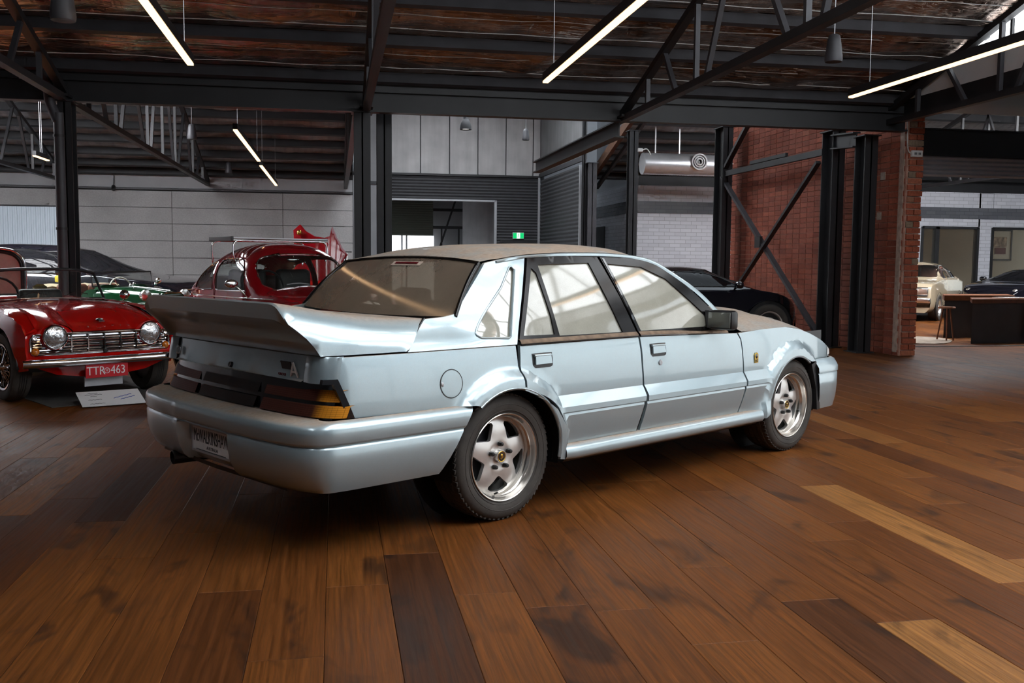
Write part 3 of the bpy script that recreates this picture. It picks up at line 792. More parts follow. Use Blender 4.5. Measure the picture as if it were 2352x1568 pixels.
MB().box(rel((7.38, 15.95, 1.66)), (.05, .22, .2)).build('gusset', 'black_steel', cb)
# trusses
def truss(label, x, ye, yo, zl=3.13, wm_='purlin_steel', du=0.):
    """gable truss in the plane x, eaves at ye and yo"""
    t = thing('roof_truss', label, 'truss', (x, (ye + yo) / 2, zl)); half = (yo - ye) / 2; s = 1 if half > 0 else -1; H = abs(half)
    P = lambda d, z: (0, -half + s * d, z - zl)
    U = lambda d: 3.19 + du + .30 * min(d, 2 * H - d)
    MB().bar(P(0, zl), P(2 * H, zl), .09, .075).build('lower_chord', 'black_steel', t)
    MB().bar(P(0, U(0)), P(H, U(H)), .09, .075).build('upper_chord', 'black_steel', t)
    MB().bar(P(H, U(H)), P(2 * H, U(0)), .09, .075).build('upper_chord', 'black_steel', t)
    webs = [(1.0, 1.0), (1.99, 1.57), (2.57, 2.57), (2.85, 3.45), (4.63, 3.80), (4.95, 4.95), (5.2, 6.0)]
    for a, b in webs:
        for m in (0, 1):
            aa, bb = (a, b) if not m else (2 * H - a, 2 * H - b)
            MB().bar(P(aa, zl), P(bb, U(bb)), .05, .05, (1, 0, 0)).build('web', wm_, t)
    MB().bar(P(H, zl), P(H, U(H)), .05, .05, (1, 0, 0)).build('web', wm_, t)
    MB().box(P(.05, zl + .02), (.16, .34, .03)).build('end_plate', 'black_steel', t)
    return t
truss('black roof truss ending on the column behind the red roadster', -3.09, Y1, -.75)
truss('black roof truss ending on the column left of the tall bay', .39, Y1, -.75)
truss('black roof truss crossing above the car roof', 3.69, Y1, -.75)
truss('black gable truss below the bright triangular window', 7.48, 12.5, -1.1, 3.22, 'purlin_steel', .10)
truss('black roof truss in the far left bay above the green roadster', -3.09, Y1 + .1, 25.0, 3.13, 'black_steel')
truss('black roof truss at the right end of the far left bay', .28, Y1 + .1, 25.0, 3.13, 'black_steel')
truss('black roof truss at the far left edge of the photo', -6.4, Y1 + .1, 25.0, 3.13, 'black_steel')
truss('dark roof truss beyond the reception opening', 14.2, 13.3, 25.0, 3.2, 'black_steel')
# timber rafter and pipe at the open roof edge by the slim post
rf = thing('timber_rafter', 'bare brown rafter on the roof edge above the tiled side wall', 'rafter', (6.66, 25, 3.40))
MB().bar((0, 0, 0), (0, -6.2, 1.9), .10, .22).build('rafter', 'timber_rafter', rf)
MB().bar((.25, 0, -.12), (.25, -6.2, 1.75), .08, .10).build('batten', 'dark_grey', rf)
# downpipe
dpipe = thing('downpipe', 'dark round rainwater pipe bending down beside the left column', 'pipe', (-3.10, 11.93, 0))
pth = cat_rom([(-.13, -.03, 3.42), (-.125, -.025, 3.34), (-.11, -.02, 3.2), (-.10, 0, 3.05), (-.03, 0, 2.85), (-.015, 0, 2.7), (-.015, 0, 0)], 6)
MB().tube(pth, .058, 14).build('pipe', 'purlin_steel', dpipe, 40)
for z in (2.66, 3.1, 1.6): MB().tube([(-.015 if z < 3 else -.10, 0, z), (-.015 if z < 3 else -.10, 0, z + .03)], .066, 14).build('collar', 'black_steel', dpipe, 40)
# spiral duct with round diffuser
du = thing('spiral_duct', 'silver spiral air duct hanging above the white tiled wall', 'duct', (7.0, 22.0, 3.62))
prof = []
for k in range(141): prof.append((.26 if k % 2 else .254, .18 + k * .033))
MB().lathe([(0, .18)] + prof + [(0, 4.9)], 28, (0, 0, 0), (1, 0, 0)).build('duct', 'duct_metal', du, 50)
for x in (.5, 1.1, 2.6): MB().box((x, 0, .58), (.03, .012, .86)).build('hanger_strap', 'wire_steel', du)
df = MB().lathe([(.055, -.33), (.06, -.30)], 24, (1.5, 0, .05), (0, 1, 0)).build('diffuser', 'white_paint', du, 40)
for r0, r1 in ((.19, .165), (.13, .11), (.08, .06)):
    MB().lathe([(r0, -.27), (r0 + .004, -.30), (r1, -.31), (r1 - .004, -.27)], 28, (1.5, 0, .05), (0, 1, 0)).build('ring', 'white_paint', df, 40)
MB().lathe([(0, -.265), (.19, -.265)], 28, (1.5, 0, .05), (0, 1, 0)).build('diffuser_back', 'black_plastic', df)
# ---- hanging lights and speakers
def linear(label, x, y0, y1, z=3.0):
    t = thing('linear_pendant_light', label, 'light', (x, (y0 + y1) / 2, z), 0, 'linear pendant lights')
    L = y1 - y0
    MB().box((0, 0, .045), (.06, L, .075)).build('housing', 'black_plastic', t)
    MB().box((0, 0, -.002), (.052, L - .004, .018)).build('diffuser', 'lamp_warm', t)
    for y in (-L / 2 + .35, L / 2 - .35):
        yy = (y0 + y1) / 2 + y; zt = (3.40 + .3 * (12.15 - yy) if 5.7 < yy < 12.15 else 3.40 + .3 * (yy + .75)) if yy < 12.15 else 3.3 + .3 * min(25 - yy, yy - 12)
        MB().tube([(0, y, .08), (0, y, zt - z + .08)], .004, 5).build('suspension_wire', 'wire_steel', t)
    return t
linear('warm linear pendant light hanging at the upper left', -1.25, 4.4, 9.05)
linear('long warm linear pendant light above the pale blue car', 2.0, 4.5, 9.15)
linear('warm linear pendant light in front of the gable truss', 5.25, 4.5, 9.25)
linear('nearer warm linear light over the far left bay', -1.3, 13.4, 17.5)
linear('farther warm linear light over the far left bay', -1.33, 18.35, 23.1)
linear('warm linear light at the far left behind the column', -5.0, 17.6, 18.4)
def speaker(label, x, y, z, s=1.0, zt=4.5):
    t = thing('pendant_speaker', label, 'speaker', (x, y, z), 0, 'pendant speakers')
    prof = [(.0, .26), (.03, .258), (.052, .245), (.062, .20), (.072, .13), (.081, .06), (.083, .02), (.078, .0)]
    MB().lathe([(r * s, h * s) for r, h in prof], 20).build('shell', 'purlin_steel', t, 50)
    MB().lathe([(.078 * s, .0), (.0, .006 * s)], 20).build('grille', 'black_plastic', t)
    MB().tube([(0, 0, .25 * s), (0, 0, zt - z)], .005, 6).build('cable', 'wire_steel', t)
speaker('grey pendant speaker hanging in front of the near truss', 4.69, 8.6, 3.20, 1, 4.6)
speaker('grey pendant speaker at the top left corner', -1.78, 7.0, 2.86, 1, 5.0)
speaker('grey pendant speaker above the red rounded saloon', -2.42, 17.5, 3.34, 1, 5.14)
speaker('small dark pendant speaker farthest back near the concrete wall', -2.49, 24.0, 3.33, 1, 3.6)
speaker('black pendant speaker in front of the white sheets', 4.36, 22.0, 4.08, 1, 6.3)
t = thing('bell_pendant_lamp', 'dark bell shaped pendant lamp in the tall bay', 'lamp', (2.69, 20.0, 4.0))
MB().lathe([(.125, 0), (.12, .06), (.10, .14), (.065, .20), (.05, .22), (.05, .30), (.0, .30)], 24).build('shade', 'dark_grey', t, 50)
MB().lathe([(.0, .02), (.085, .02)], 20).build('diffuser', 'lamp_bulb', t)
MB().tube([(0, 0, .3), (0, 0, 2.3)], .008, 6).build('rod', 'black_steel', t)
# exit sign
t = thing('exit_sign', 'green exit sign on the dark ribbed wall', 'sign', (5.43, 28.40, 1.97))
MB().box((0, .02, .09), (.34, .05, .19)).build('case', 'white_plastic', t)
MB().box((-.105, -.008, .09), (.11, .01, .16)).build('face', 'exit_green', t); MB().box((.105, -.008, .09), (.11, .01, .16)).build('face', 'exit_green', t)
MB().box((0, -.008, .09), (.10, .01, .16)).build('face', 'exit_white', t)
m = MB(); m.ball((.012, -.015, .142), .013, 8, 6); m.bar((.01, -.015, .13), (-.005, -.015, .085), .02, .01, (0, 1, 0)); m.bar((-.005, -.015, .09), (.022, -.015, .03), .013, .008, (0, 1, 0)); m.bar((-.005, -.015, .09), (-.03, -.015, .045), .013, .008, (0, 1, 0)); m.bar((.008, -.015, .125), (.03, -.015, .10), .01, .008, (0, 1, 0)); m.bar((.008, -.015, .125), (-.025, -.015, .115), .01, .008, (0, 1, 0))
m.build('running_figure', 'exit_green', t)
# small electrics
t = thing('junction_box', 'white socket box with cable on the broken brick end', 'box', (7.90, 12.12, 2.76))
MB().cbox((0, 0, .045), (.16, .05, .09), .008).build('case', 'white_plastic', t)
for x in (-.03, .03): MB().box((x, -.027, .045), (.035, .006, .03)).build('socket', 'mid_grey', t)
MB().tube(cat_rom([(-.08, 0, .04), (-.13, 0, .10), (-.15, 0, .25), (-.15, .01, .42), (-.16, .03, .55)], 5), .008, 6).build('cable', 'white_plastic', t, 60)
t = thing('security_camera', 'small white camera on the slim post above the duct', 'camera', (6.44, 19.9, 3.68))
MB().cbox((0, 0, 0), (.10, .08, .08), .01).build('body', 'white_plastic', t)
MB().tube(cat_rom([(.05, 0, 0), (.14, 0, .03), (.2, 0, -.02), (.24, 0, -.09)], 5), .014, 7).build('cable', 'white_plastic', t, 60)
t = thing('spotlight', 'small black spotlight on the far concrete wall', 'light', (-5.3, 24.93, 3.05))
MB().lathe([(.03, 0), (.045, -.02), (.05, -.12), (.0, -.12)], 14, (0, 0, 0), (0, .5, 1)).build('head', 'black_plastic', t, 40)
MB().tube([(0, .0, 0), (0, .05, .25)], .012, 6).build('arm', 'black_plastic', t)
# ---- reception: counter, rug, stool
def counter(label, pts, h, top=.05, over=.04):
    t = thing('reception_counter', label, 'counter', (pts[0][0], pts[0][1], 0))
    q = [(x - pts[0][0], y - pts[0][1]) for x, y in pts]
    MB().prism([(x, y, .0) for x, y in q], (0, 0, h)).build('body', 'desk_grey', t)
    cx = sum(p[0] for p in q) / len(q); cy = sum(p[1] for p in q) / len(q)
    MB().prism([(x + over * (1 if x > cx else -1), y + over * (1 if y > cy else -1), h) for x, y in q], (0, 0, top)).build('top', 'wood_top', t)
    return t
c1 = counter('long grey reception counter with brown top at the right edge', [(10.25, 14.0), (14.0, 14.5), (13.9, 15.1), (10.78, 14.7)], .66, .07)
for k in range(3): MB().box((1.1 + k * 1.0, .14 + k * .135 - .02, .33), (.012, .02, .62), .13).build('panel_joint', 'black_plastic', c1)
c2 = counter('grey return of the reception counter behind the small stool', [(10.58, 15.2), (11.9, 15.2), (12.35, 15.9), (11.08, 15.9)], .66, .09)
t = thing('open_book', 'white open brochure lying on the brown counter top', 'book', (11.3, 14.45, .735))
MB().box((-.12, 0, .004), (.24, .30, .01), .2).build('page', 'paper', t); MB().box((.12, .03, .004), (.24, .30, .01), .2).build('page', 'paper', t)
t = thing('stool', 'small wooden stool tucked beside the grey counter', 'stool', (10.22, 14.62, 0))
MB().lathe([(0, .58), (.13, .58), (.14, .565), (.13, .545), (0, .545)], 20).build('seat', 'wood_top', t, 40)
for a in range(3): MB().tube([(.06 * math.cos(a * 2.1), .06 * math.sin(a * 2.1), .55), (.15 * math.cos(a * 2.1), .15 * math.sin(a * 2.1), 0)], .014, 7).build('leg', 'wood_top', t, 40)
rr = []
for k in range(28):
    a = 2 * math.pi * k / 28; rr.append((.85 * math.cos(a) * (1 + .08 * math.sin(3 * a)) , .85 * math.sin(a) * (1 + .1 * math.cos(4 * a)), 0))
o = MB().prism(rr, (0, 0, .012)).build('floor_rug', 'rug'); o.location = (9.55, 14.85, .001); tag(o, 'pale brown hide rug on the floor beyond the brick end', 'rug')
o = MB().box((0, 0, .004), (3.0, .10, .008)).build('trim_1', 'black_steel'); o.location = (9.6, 13.55, 0); struct(o)
# ================================================================== PALE BLUE SPORTS SALOON (x forward from rear axle, yr to its right)
simple('dust_brown', (.20, .135, .09), .85, 0, .25, 25)
simple('trim_black', (.007, .006, .006), .16, 0, .4, 20, spec=.3)
simple('mirror_face', (.13, .135, .12), .12, .4, .1)  # flat grey stands in for what the mirror would reflect
CARX = thing('sports_saloon', 'dusty pale blue four door saloon with big rear wing in the foreground', 'car', (.3784, 5.2494, 0), .5756)
def arc(cx, cz, r, a0, a1, n=16): return [(cx + r * math.cos(R(a0 + (a1 - a0) * k / n)), cz + r * math.sin(R(a0 + (a1 - a0) * k / n))) for k in range(n + 1)]
def side_fn(s, f, off=0.): return lambda x, z: (x, -s * (f(x, z) + off), z)
def sp2(pts, n=5): return [(p[0], p[1]) for p in cat_rom([(a, b, 0) for a, b in pts], n)]
AR = .352
for s in (1, -1):
    T = (0, s * .018, 0)
    # doors
    fd = [(1.034, .862), (1.994, .838)] + sp2([(2.022, .80), (2.034, .70), (2.040, .60), (2.030, .50), (2.010, .40), (1.995, .335)], 4) + [(1.016, .337)] + sp2([(1.030, .42), (1.046, .52), (1.046, .58), (1.036, .70)], 4)
    d1 = panel([fd], side_fn(s, Yb), .028, T, lines=(.488, .500, .508, .535, .592)).build('front_door', 'ice_blue', CARX, 22)
    rd = [(.100, .862), (1.018, .862)] + sp2([(1.022, .72), (1.030, .58), (1.022, .52), (1.000, .42), (.985, .337)], 4) + [(.395, .337), (.382, .43)] + sp2([(.350, .475), (.305, .545), (.235, .596), (.15, .632), (.085, .655)], 4) + [(.082, .74)]
    d2 = panel([rd], side_fn(s, Yb), .028, T, lines=(.488, .500, .508, .535, .592)).build('rear_door', 'ice_blue', CARX, 22)
    # rear quarter with wheel arch
    qa = [(p[0], p[1]) for p in arc(0, .316, AR, 127, 55, 14)]
    rq = [(-.955, .864), (.070, .864), (.068, .74), (.072, .648), (.15, .618)] + qa[::-1][1:] + [(-.25, .604), (-.885, .604), (-.915, .66), (-.955, .755)]
    panel([rq], side_fn(s, Yb), .028, T).build('rear_quarter', 'ice_blue', CARX, 40)
    # panel between rear arch and rear door, down to the skirt
    pa = arc(0, .316, AR, 55, -8, 14)
    ap = [(.15, .612)] + pa[1:] + [(.386, .26), (.388, .42), (.300, .535), (.22, .585)]
    panel([ap], side_fn(s, Yb, .001), .025, T, lines=(.488, .500, .508, .535, .592)).build('arch_panel', 'ice_blue', CARX, 22)
    # front fender
    fa = arc(2.668, .316, .342, 165, 58, 18)
    fl = [(2.008, .336)] + sp2([(2.028, .42), (2.052, .52), (2.054, .60), (2.046, .70), (2.034, .80)], 4) + [(2.012, .838), (2.30, .850), (2.60, .853), (2.80, .828), (2.95, .79), (3.12, .738), (3.25, .685), (3.31, .62), (3.28, .604), (2.875, .604)] + fa[::-1][1:] + [(2.31, .30), (2.27, .275), (2.2, .27)]
    panel([fl], side_fn(s, lambda x, z: Yb(x, z) + .03 * sst(.42, .28, z) * sst(2.05, 2.28, x)), .028, T, lines=(.488, .500, .508, .535, .592)).build('front_fender', 'ice_blue', CARX, 22)
    # arch lips
    for cx, rr, a0, a1 in ((0, AR - .004, 128, -6), (2.668, .338, 166, 57)):
        lp = [(x, -s * (Yb(x, z) - .008), z) for x, z in arc(cx, .316, rr, a0, a1, 26)]
        MB().tube(lp, .010, 6).build('arch_lip', 'ice_blue', CARX, 60)
        li = []
        for k in range(25):
            a = R(-12 + 204 * k / 24); x, z = cx + (rr + .012) * math.cos(a), .316 + (rr + .012) * math.sin(a)
            li.append([(x, -s * .52, z), (x, -s * (min(Yb(x, z), .86) - .022), z)])
        MB().rows(li).build('arch_liner', 'black_plastic', CARX, 60, fix=False)
        MB().lathe([(0, 0), (rr + .012, 0)], 28, (cx, -s * .52, .316), (0, 1, 0)).build('arch_liner', 'black_plastic', CARX)
    MB().prism([(x, -s * .79, z) for x, z in arc(0, .316, AR, 25, -10, 8)] + [(.40, -s * .79, .25), (.40, -s * .79, .47)], (0, s * .12, 0)).build('splash_guard', 'black_plastic', CARX)
    # dark inner shell behind the gaps
    ins = [(-.80, .86), (1.95, .835), (1.98, .35), (.42, .35), (.42, .60), (.33, .72), (-.33, .72), (-.42, .62), (-.80, .62)]
    panel([ins], side_fn(s, Yb, -.045), .08).build('inner_shell', 'black_plastic', CARX)
    MB().rows([[(2.0, -s * .74, z), (3.25, -s * .70, z - .0)] for z in (.70, .80)]).build('inner_wing', 'black_plastic', CARX)
    # side skirt
    rows = []
    for x in [.385, .40] + [.45 + .1 * k for k in range(17)] + [2.13, 2.20, 2.24]:
        o = hw(x) - .832; g = .012 * sst(.385, .45, x)
        rows.append([(x, -s * (o + y + (g if y > .82 else 0)), z) for y, z in ((.76, .338), (.815, .337), (.838, .332), (.856, .318), (.862, .300), (.862, .276), (.852, .260), (.83, .253), (.74, .25))])
    MB().rows(rows).build('side_skirt', 'ice_blue', CARX, 50)
    MB().rows([[(x, -s * .845, .256), (x, -s * .83, .243), (x, -s * .74, .24)] for x in (.385, 1.2, 2.2)]).build('skirt_edge', 'black_plastic', CARX)
    # C pillar sail panel with quarter light
    hole = [(.196, 1.236), (.182, 1.252), (.165, 1.248)] + sp2([(.078, 1.147), (-.04, 1.04), (-.135, .945), (-.146, .922)], 3) + [(-.125, .908), (.045, .900), (.060, .908)]
    cp = [(-.582, .868), (-.574, .868), (.090, .868), (.170, 1.045), (.298, 1.303), (.21, 1.300), (.10, 1.283), (.018, 1.268), (-.10, 1.150), (-.222, 1.024), (-.30, 1.012), (-.415, 1.006), (-.50, .937)]
    panel([cp, hole], side_fn(s, Yg), .025, T).build('roof_pillar', 'ice_blue', CARX, 45)
    panel([[(x + (.01 if x > 0 else -.01), z) for x, z in hole]], side_fn(s, Yg, -.010), .04).build('quarter_light', 'dusty_side_glass', CARX, 40)
    hl = [(x, -s * (Yg(x, z) + .001), z) for x, z in hole]; MB().tube(hl + hl[:1], .006, 6, False).build('quarter_light_seal', 'ice_blue', CARX, 60)
    MB().tube([(x - .006, -s * (Yg(x, z) + .000), z) for x, z in densify([(-.41, 1.010), (-.50, .939), (-.580, .870)], .02)[:14]], .005, 6).build('boot_gap', 'black_plastic', CARX)
    # door frames and glass
    gm = [(.372, 1.262), (.775, 1.274), (.82, 1.138), (.905, .894), (.400, .897), (.392, 1.0)]
    gs_ = [(.318, 1.246), (.345, 1.22), (.368, 1.0), (.366, .905), (.145, .908), (.22, 1.06)]
    fr = [(.104, .878), (.190, 1.059), (.312, 1.297), (.579, 1.309), (.862, 1.307), (.95, 1.089), (1.026, .872)]
    panel([fr, gm, gs_], side_fn(s, Yg, .004), .03, T).build('window_frame', 'trim_black', d2, 40)
    panel([[(.365, 1.27), (.78, 1.28), (.915, .885), (.39, .885)]], side_fn(s, Yg, -.006), .05).build('door_glass', 'dusty_side_glass', d2, 40)
    panel([[(.312, 1.26), (.35, 1.23), (.375, 1.0), (.372, .895), (.13, .9), (.21, 1.06)]], side_fn(s, Yg, -.006), .05).build('fixed_glass', 'dusty_side_glass', d2, 40)
    gf = [(.930, 1.270), (1.219, 1.252), (1.42, 1.182), (1.585, 1.063), (1.755, .94), (1.765, .892), (1.062, .894)]
    ff = [(.885, 1.307), (1.127, 1.304), (1.358, 1.280), (1.564, 1.172), (1.82, .986), (1.975, .866), (1.040, .872), (.962, 1.09)]
    panel([ff, gf], side_fn(s, Yg, .004), .03, T).build('window_frame', 'trim_black', d1, 40)
    panel([[(.898, 1.300), (.915, 1.300), (.99, 1.08), (1.052, .880), (1.036, .880), (.972, 1.08)]], side_fn(s, Yg, .007), .04).build('pillar_strip', 'black_gloss', d1, 40)
    panel([[(.92, 1.28), (1.22, 1.262), (1.43, 1.19), (1.60, 1.068), (1.77, .945), (1.775, .882), (1.05, .885)]], side_fn(s, Yg, -.006), .05).build('door_glass', 'dusty_side_glass', d1, 40)
    for par, a, b in ((d2, .105, 1.018), (d1, 1.036, 1.93)):
        rows = []
        for k in range(13):
            x = a + (b - a) * k / 12; y = Yg(x, .875)
            zb = .866 - .026 * sst(1.03, 1.99, x) if x > 1.0 else .866
            rows.append([(x, -s * (y - .02), zb + .028), (x, -s * (y + .002), zb + .024), (x, -s * (y + .016), zb + .010), (x, -s * (y + .016), zb)])
        MB().rows(rows).build('belt_moulding', 'dust_brown', par, 50)
        MB().tube([(p[3][0], p[3][1], p[3][2]) for p in rows], .005, 5).build('belt_seal', 'trim_black', par, 50)
    # A pillar strip and gutter rail in body colour
    outer = [(.09, 1.283), (.20, 1.300), (.317, 1.311), (.587, 1.325), (.908, 1.329), (1.209, 1.316), (1.36, 1.288), (1.496, 1.228), (1.715, 1.114), (1.86, 1.004), (2.03, .862)]
    inn = [(.09, 1.270), (.20, 1.284), (.317, 1.298), (.587, 1.309), (.908, 1.311), (1.15, 1.303), (1.34, 1.272), (1.47, 1.215), (1.68, 1.100), (1.83, .985), (1.98, .858)]
    o2, i2 = sp2(outer, 4), sp2(inn, 4)
    MB().rows([[(b[0], -s * (Yg(*b) + .004), b[1]), (.5 * (a[0] + b[0]), -s * (Yg(.5 * (a[0] + b[0]), .5 * (a[1] + b[1])) + .009), .5 * (a[1] + b[1])), (a[0], -s * (Yg(*a) + .004), a[1])] for a, b in zip(o2, i2)]).build('gutter_rail', 'ice_blue', CARX, 60)
    # mirror
    mr = MB().cbox((1.735, -s * .875, .935), (.075, .185, .118), .022).build('door_mirror', 'black_plastic', CARX, 40)
    MB().cbox((1.695, -s * .878, .936), (.008, .155, .092), .003).build('mirror_glass', 'mirror_face', mr, 40)
    MB().prism([(1.70, -s * .785, .885), (1.90, -s * .775, .875), (1.80, -s * .755, .985), (1.72, -s * .755, .99)], (0, -s * .03, 0)).build('mirror_base', 'black_plastic', mr)
    MB().prism([(1.80, -s * .76, .90), (1.985, -s * .77, .862), (1.975, -s * .76, .875), (1.83, -s * .74, .985)], (0, -s * .022, 0)).build('sail_trim', 'black_plastic', mr)
    # handles
    for par, xa in ((d2, .175), (d1, 1.112)):
        fnh = lambda x, z: Yb(x, z)
        z0, z1 = .752, .812
        rim = sp2([(xa - .004, z0 + .01), (xa - .004, z1), (xa + .008, z1 + .007), (xa + .126, z1 + .007), (xa + .138, z1), (xa + .138, z0 + .012), (xa + .118, z0 - .006), (xa + .012, z0 - .006)], 2)
        panel([rim], side_fn(s, Yb, .0015), .03).build('handle_recess', 'black_plastic', par)
        panel([[(xa + .008, z0 + .012), (xa + .012, z1 - .006), (xa + .122, z1 - .006), (xa + .124, z0 + .014)]], side_fn(s, Yb, .012), .03, (0, s * .011, 0)).build('door_handle', 'ice_blue', par, 30)
        MB().tube([(xa + .006, -s * (Yb(xa, z1) + .008), z1 - .004), (xa + .124, -s * (Yb(xa, z1) + .008), z1 - .004)], .007, 8).build('handle_bar', 'ice_blue', par, 40)
    MB().lathe([(.016, 0), (.015, .006), (.008, .007), (0, .005)], 16, (1.192, -s * Yb(1.19, .709), .709), (0, -s, 0)).build('key_lock', 'silver_grey', d1, 40)
    # fender badge
    bd = MB().prism([(2.172, -s * (Yb(2.19, .67) + .002), .640), (2.214, -s * (Yb(2.2, .67) + .002), .640), (2.214, -s * (Yb(2.2, .67) + .002), .690), (2.207, -s * (Yb(2.2, .67) + .002), .702), (2.193, -s * (Yb(2.2, .67) + .002), .707), (2.179, -s * (Yb(2.2, .67) + .002), .702), (2.172, -s * (Yb(2.2, .67) + .002), .690)], (0, -s * .004, 0)).build('fender_badge', 'gold', CARX)
    MB().ball((2.193, -s * (Yb(2.2, .67) + .006), .682), .013, 12, 6, (1, .15, 1.15)).build('badge_emblem', 'black_gloss', bd, 60)
    for z in (.647, .657): MB().box((2.193, -s * (Yb(2.2, .67) + .006), z), (.030, .002, .005)).build('badge_letters', 'black_gloss', bd)
# fuel flap on the right
fc = [(-.358 + .068 * math.cos(a * math.pi / 18), .712 + .068 * math.sin(a * math.pi / 18)) for a in range(36)]
ft = panel([fc, [(-.358 + .0635 * math.cos(a * math.pi / 18), .712 + .0635 * math.sin(a * math.pi / 18)) for a in range(36)]], side_fn(1, Yb, .0012), .02).build('fuel_flap_seam', 'black_plastic', CARX)
ff_ = panel([[(-.358 + .063 * math.cos(a * math.pi / 18), .712 + .063 * math.sin(a * math.pi / 18)) for a in range(36)]], side_fn(1, Yb, .0016), .02).build('fuel_flap', 'ice_blue', CARX, 60)
MB().ball((-.412, -(Yb(-.41, .712) + .001), .712), .012, 12, 6, (.8, .35, 1)).build('flap_notch', 'silver_grey', ff_, 60)
# roof
rows = []
rx = [.03, .05, .09, .14, .2, .3, .45, .6, .8, 1.0, 1.15, 1.28, 1.38, 1.46, 1.50]
for x in rx:
    zc = ip(x, [.03, .2, .5, 1.0, 1.3, 1.46, 1.52], [1.302, 1.350, 1.376, 1.388, 1.378, 1.352, 1.33])
    xe = lambda ay: x + (-.02 if x < .1 else 0) * ay * ay - (sst(1.1, 1.5, x) * .17) * ay ** 3
    ye = .60 + .006 * sst(.1, .5, x); ze = ip(x, [.0, .124, .317, .587, .908, 1.209, 1.32, 1.40], [1.270, 1.290, 1.314, 1.328, 1.332, 1.318, 1.298, 1.275])
    row = []
    for k in range(-16, 17):
        a = k / 16; ay = abs(a); row.append((xe(ay), a * ye, ze + (zc - ze) * (1 - ay ** 2.4)))
    rows.append(row)
MB().rows(rows).build('roof', 'ice_blue', CARX, 80)
# rear window
rg = []; 
for j in range(9):
    t_ = j / 8
    row = []
    for k in range(-10, 11):
        a = k / 10
        xt, zt, yt = .040 - .03 * a * a, 1.297 - .028 * a * a, .588
        xb, zb_, yb = -.285 + .06 * a * a, 1.000 + .012 * a * a, .690
        bul = .018 * math.sin(t_ * math.pi)
        row.append((xt + (xb - xt) * t_ - bul * .5, a * (yt + (yb - yt) * t_), zt + (zb_ - zt) * t_ + bul * .6))
    rg.append(row)
MB().rows(rg).build('rear_window', 'dusty_rear_glass', CARX, 70)
for path, w in (([r[0] for r in rg], .012), ([r[-1] for r in rg], .012), (rg[0], .010)): MB().tube(path, w, 6).build('rear_window_seal', 'trim_black', CARX, 60)
n_ = (Vector(rg[3][10]) - Vector(rg[0][10])).normalized()
st0 = Vector(rg[0][9]) + n_ * .045 + Vector((-.004, 0, .004))
o = MB().prism([st0 + Vector((0, .16, 0)), st0 + Vector((0, -.10, 0)), st0 + n_ * .035 + Vector((0, -.10, 0)), st0 + n_ * .035 + Vector((0, .16, 0))], (-.001, 0, .001)).build('window_sticker', 'bare_mortar', CARX)
MB().prism([st0 + n_ * .010 + Vector((-.002, .13, .003)), st0 + n_ * .010 + Vector((-.002, -.07, .003)), st0 + n_ * .024 + Vector((-.002, -.07, .003)), st0 + n_ * .024 + Vector((-.002, .13, .003))], (-.001, 0, .001)).build('sticker_band', 'maroon', o)
# boot lid with tall wing: sections along a path, each rounding down to the flank
path = [(-.42, 1.010, .685, 1.45), (-.50, 1.012, .675, 1.5), (-.62, 1.018, .655, 1.6), (-.75, 1.030, .635, 1.75), (-.88, 1.050, .61, 1.9), (-1.0, 1.072, .60, 2.0), (-1.10, 1.089, .590, 2.2), (-1.150, 1.097, .578, 2.2), (-1.158, 1.090, .578, 2.2), (-1.150, 1.026, .585, 2.2), (-1.118, 1.006, .60, 2.1), (-1.07, .985, .605, 2.0), (-1.03, .955, .61, 2.0), (-1.005, .920, .62, 2.0), (-.995, .890, .62, 2.0), (-1.0, .870, .62, 2.0)]
def XE(z): return ip(z, [.86, .875, .90, .93, .96, .99, 1.012, 1.04], [-1.005, -1.010, -1.028, -1.052, -1.082, -1.118, -1.144, -1.158])
rows = []
for i, (x, z, yf, p) in enumerate(path):
    row = []; half = []
    for k in range(13): half.append((x, yf * k / 12, z))
    xs_ = max(x, -1.0); ys = hw(xs_) - .040 + (.012 if x < -.9 else 0)
    m_ = 10
    for k in range(1, m_ + 1):
        a = k / m_ * math.pi / 2
        yy = yf + (ys - yf) * math.sin(a) ** (2 / p); zz = .872 + max(0, z - .872) * math.cos(a) ** (2 / p)
        xx = max(x, XE(zz)) if x < -.95 else x
        if i == 0: xx = x - .17 * (k / m_) ** 1.1
        elif x > -.60: xx = min(x, -.42 - .17 * (k / m_) ** 1.1 - .01 * i)
        half.append((xx, yy, zz))
    row = [(q[0], q[1], q[2]) for q in half[::-1]] + [(q[0], -q[1], q[2]) for q in half[1:]]
    rows.append(row)
lid = MB().rows(rows).build('boot_wing', 'ice_blue', CARX, 38)
MB().rows([[(x, y, z) for y in (-.70, -.4, 0, .4, .70)] for x, z in ((-.20, .985), (-.45, .985), (-.52, .955))]).build('deck_gutter', 'ice_blue', CARX)
# boot face under the wing
def rear_strip(name, mat, ys_, prof, parent=CARX, sm=40):
    return MB().rows([[(xf(y), y, z) for y in ys_] for xf, z in prof]).build(name, mat, parent, sm)
yl = [-.62 + 1.24 * k / 20 for k in range(21)]
bf = rear_strip('boot_face', 'ice_blue', yl, [(lambda y: -.985, .872), (lambda y: -1.005 + .01 * (y / .6) ** 2, .865), (lambda y: -1.035 + .02 * (y / .6) ** 2, .762), (lambda y: -1.03, .755)])
cor = [(-1.004, .628), (-1.010, .68), (-1.004, .722), (-.985, .757), (-.955, .780), (-.93, .787)]
for s in (1, -1):
    cc = cat_rom([(a, -s * b, 0) for a, b in cor], 5)
    MB().rows([[(p[0] + dx, p[1], z) for p in cc] for z, dx in ((.870, .010), (.862, 0), (.80, -.012), (.755, -.018))]).build('rear_corner', 'ice_blue', CARX, 60)
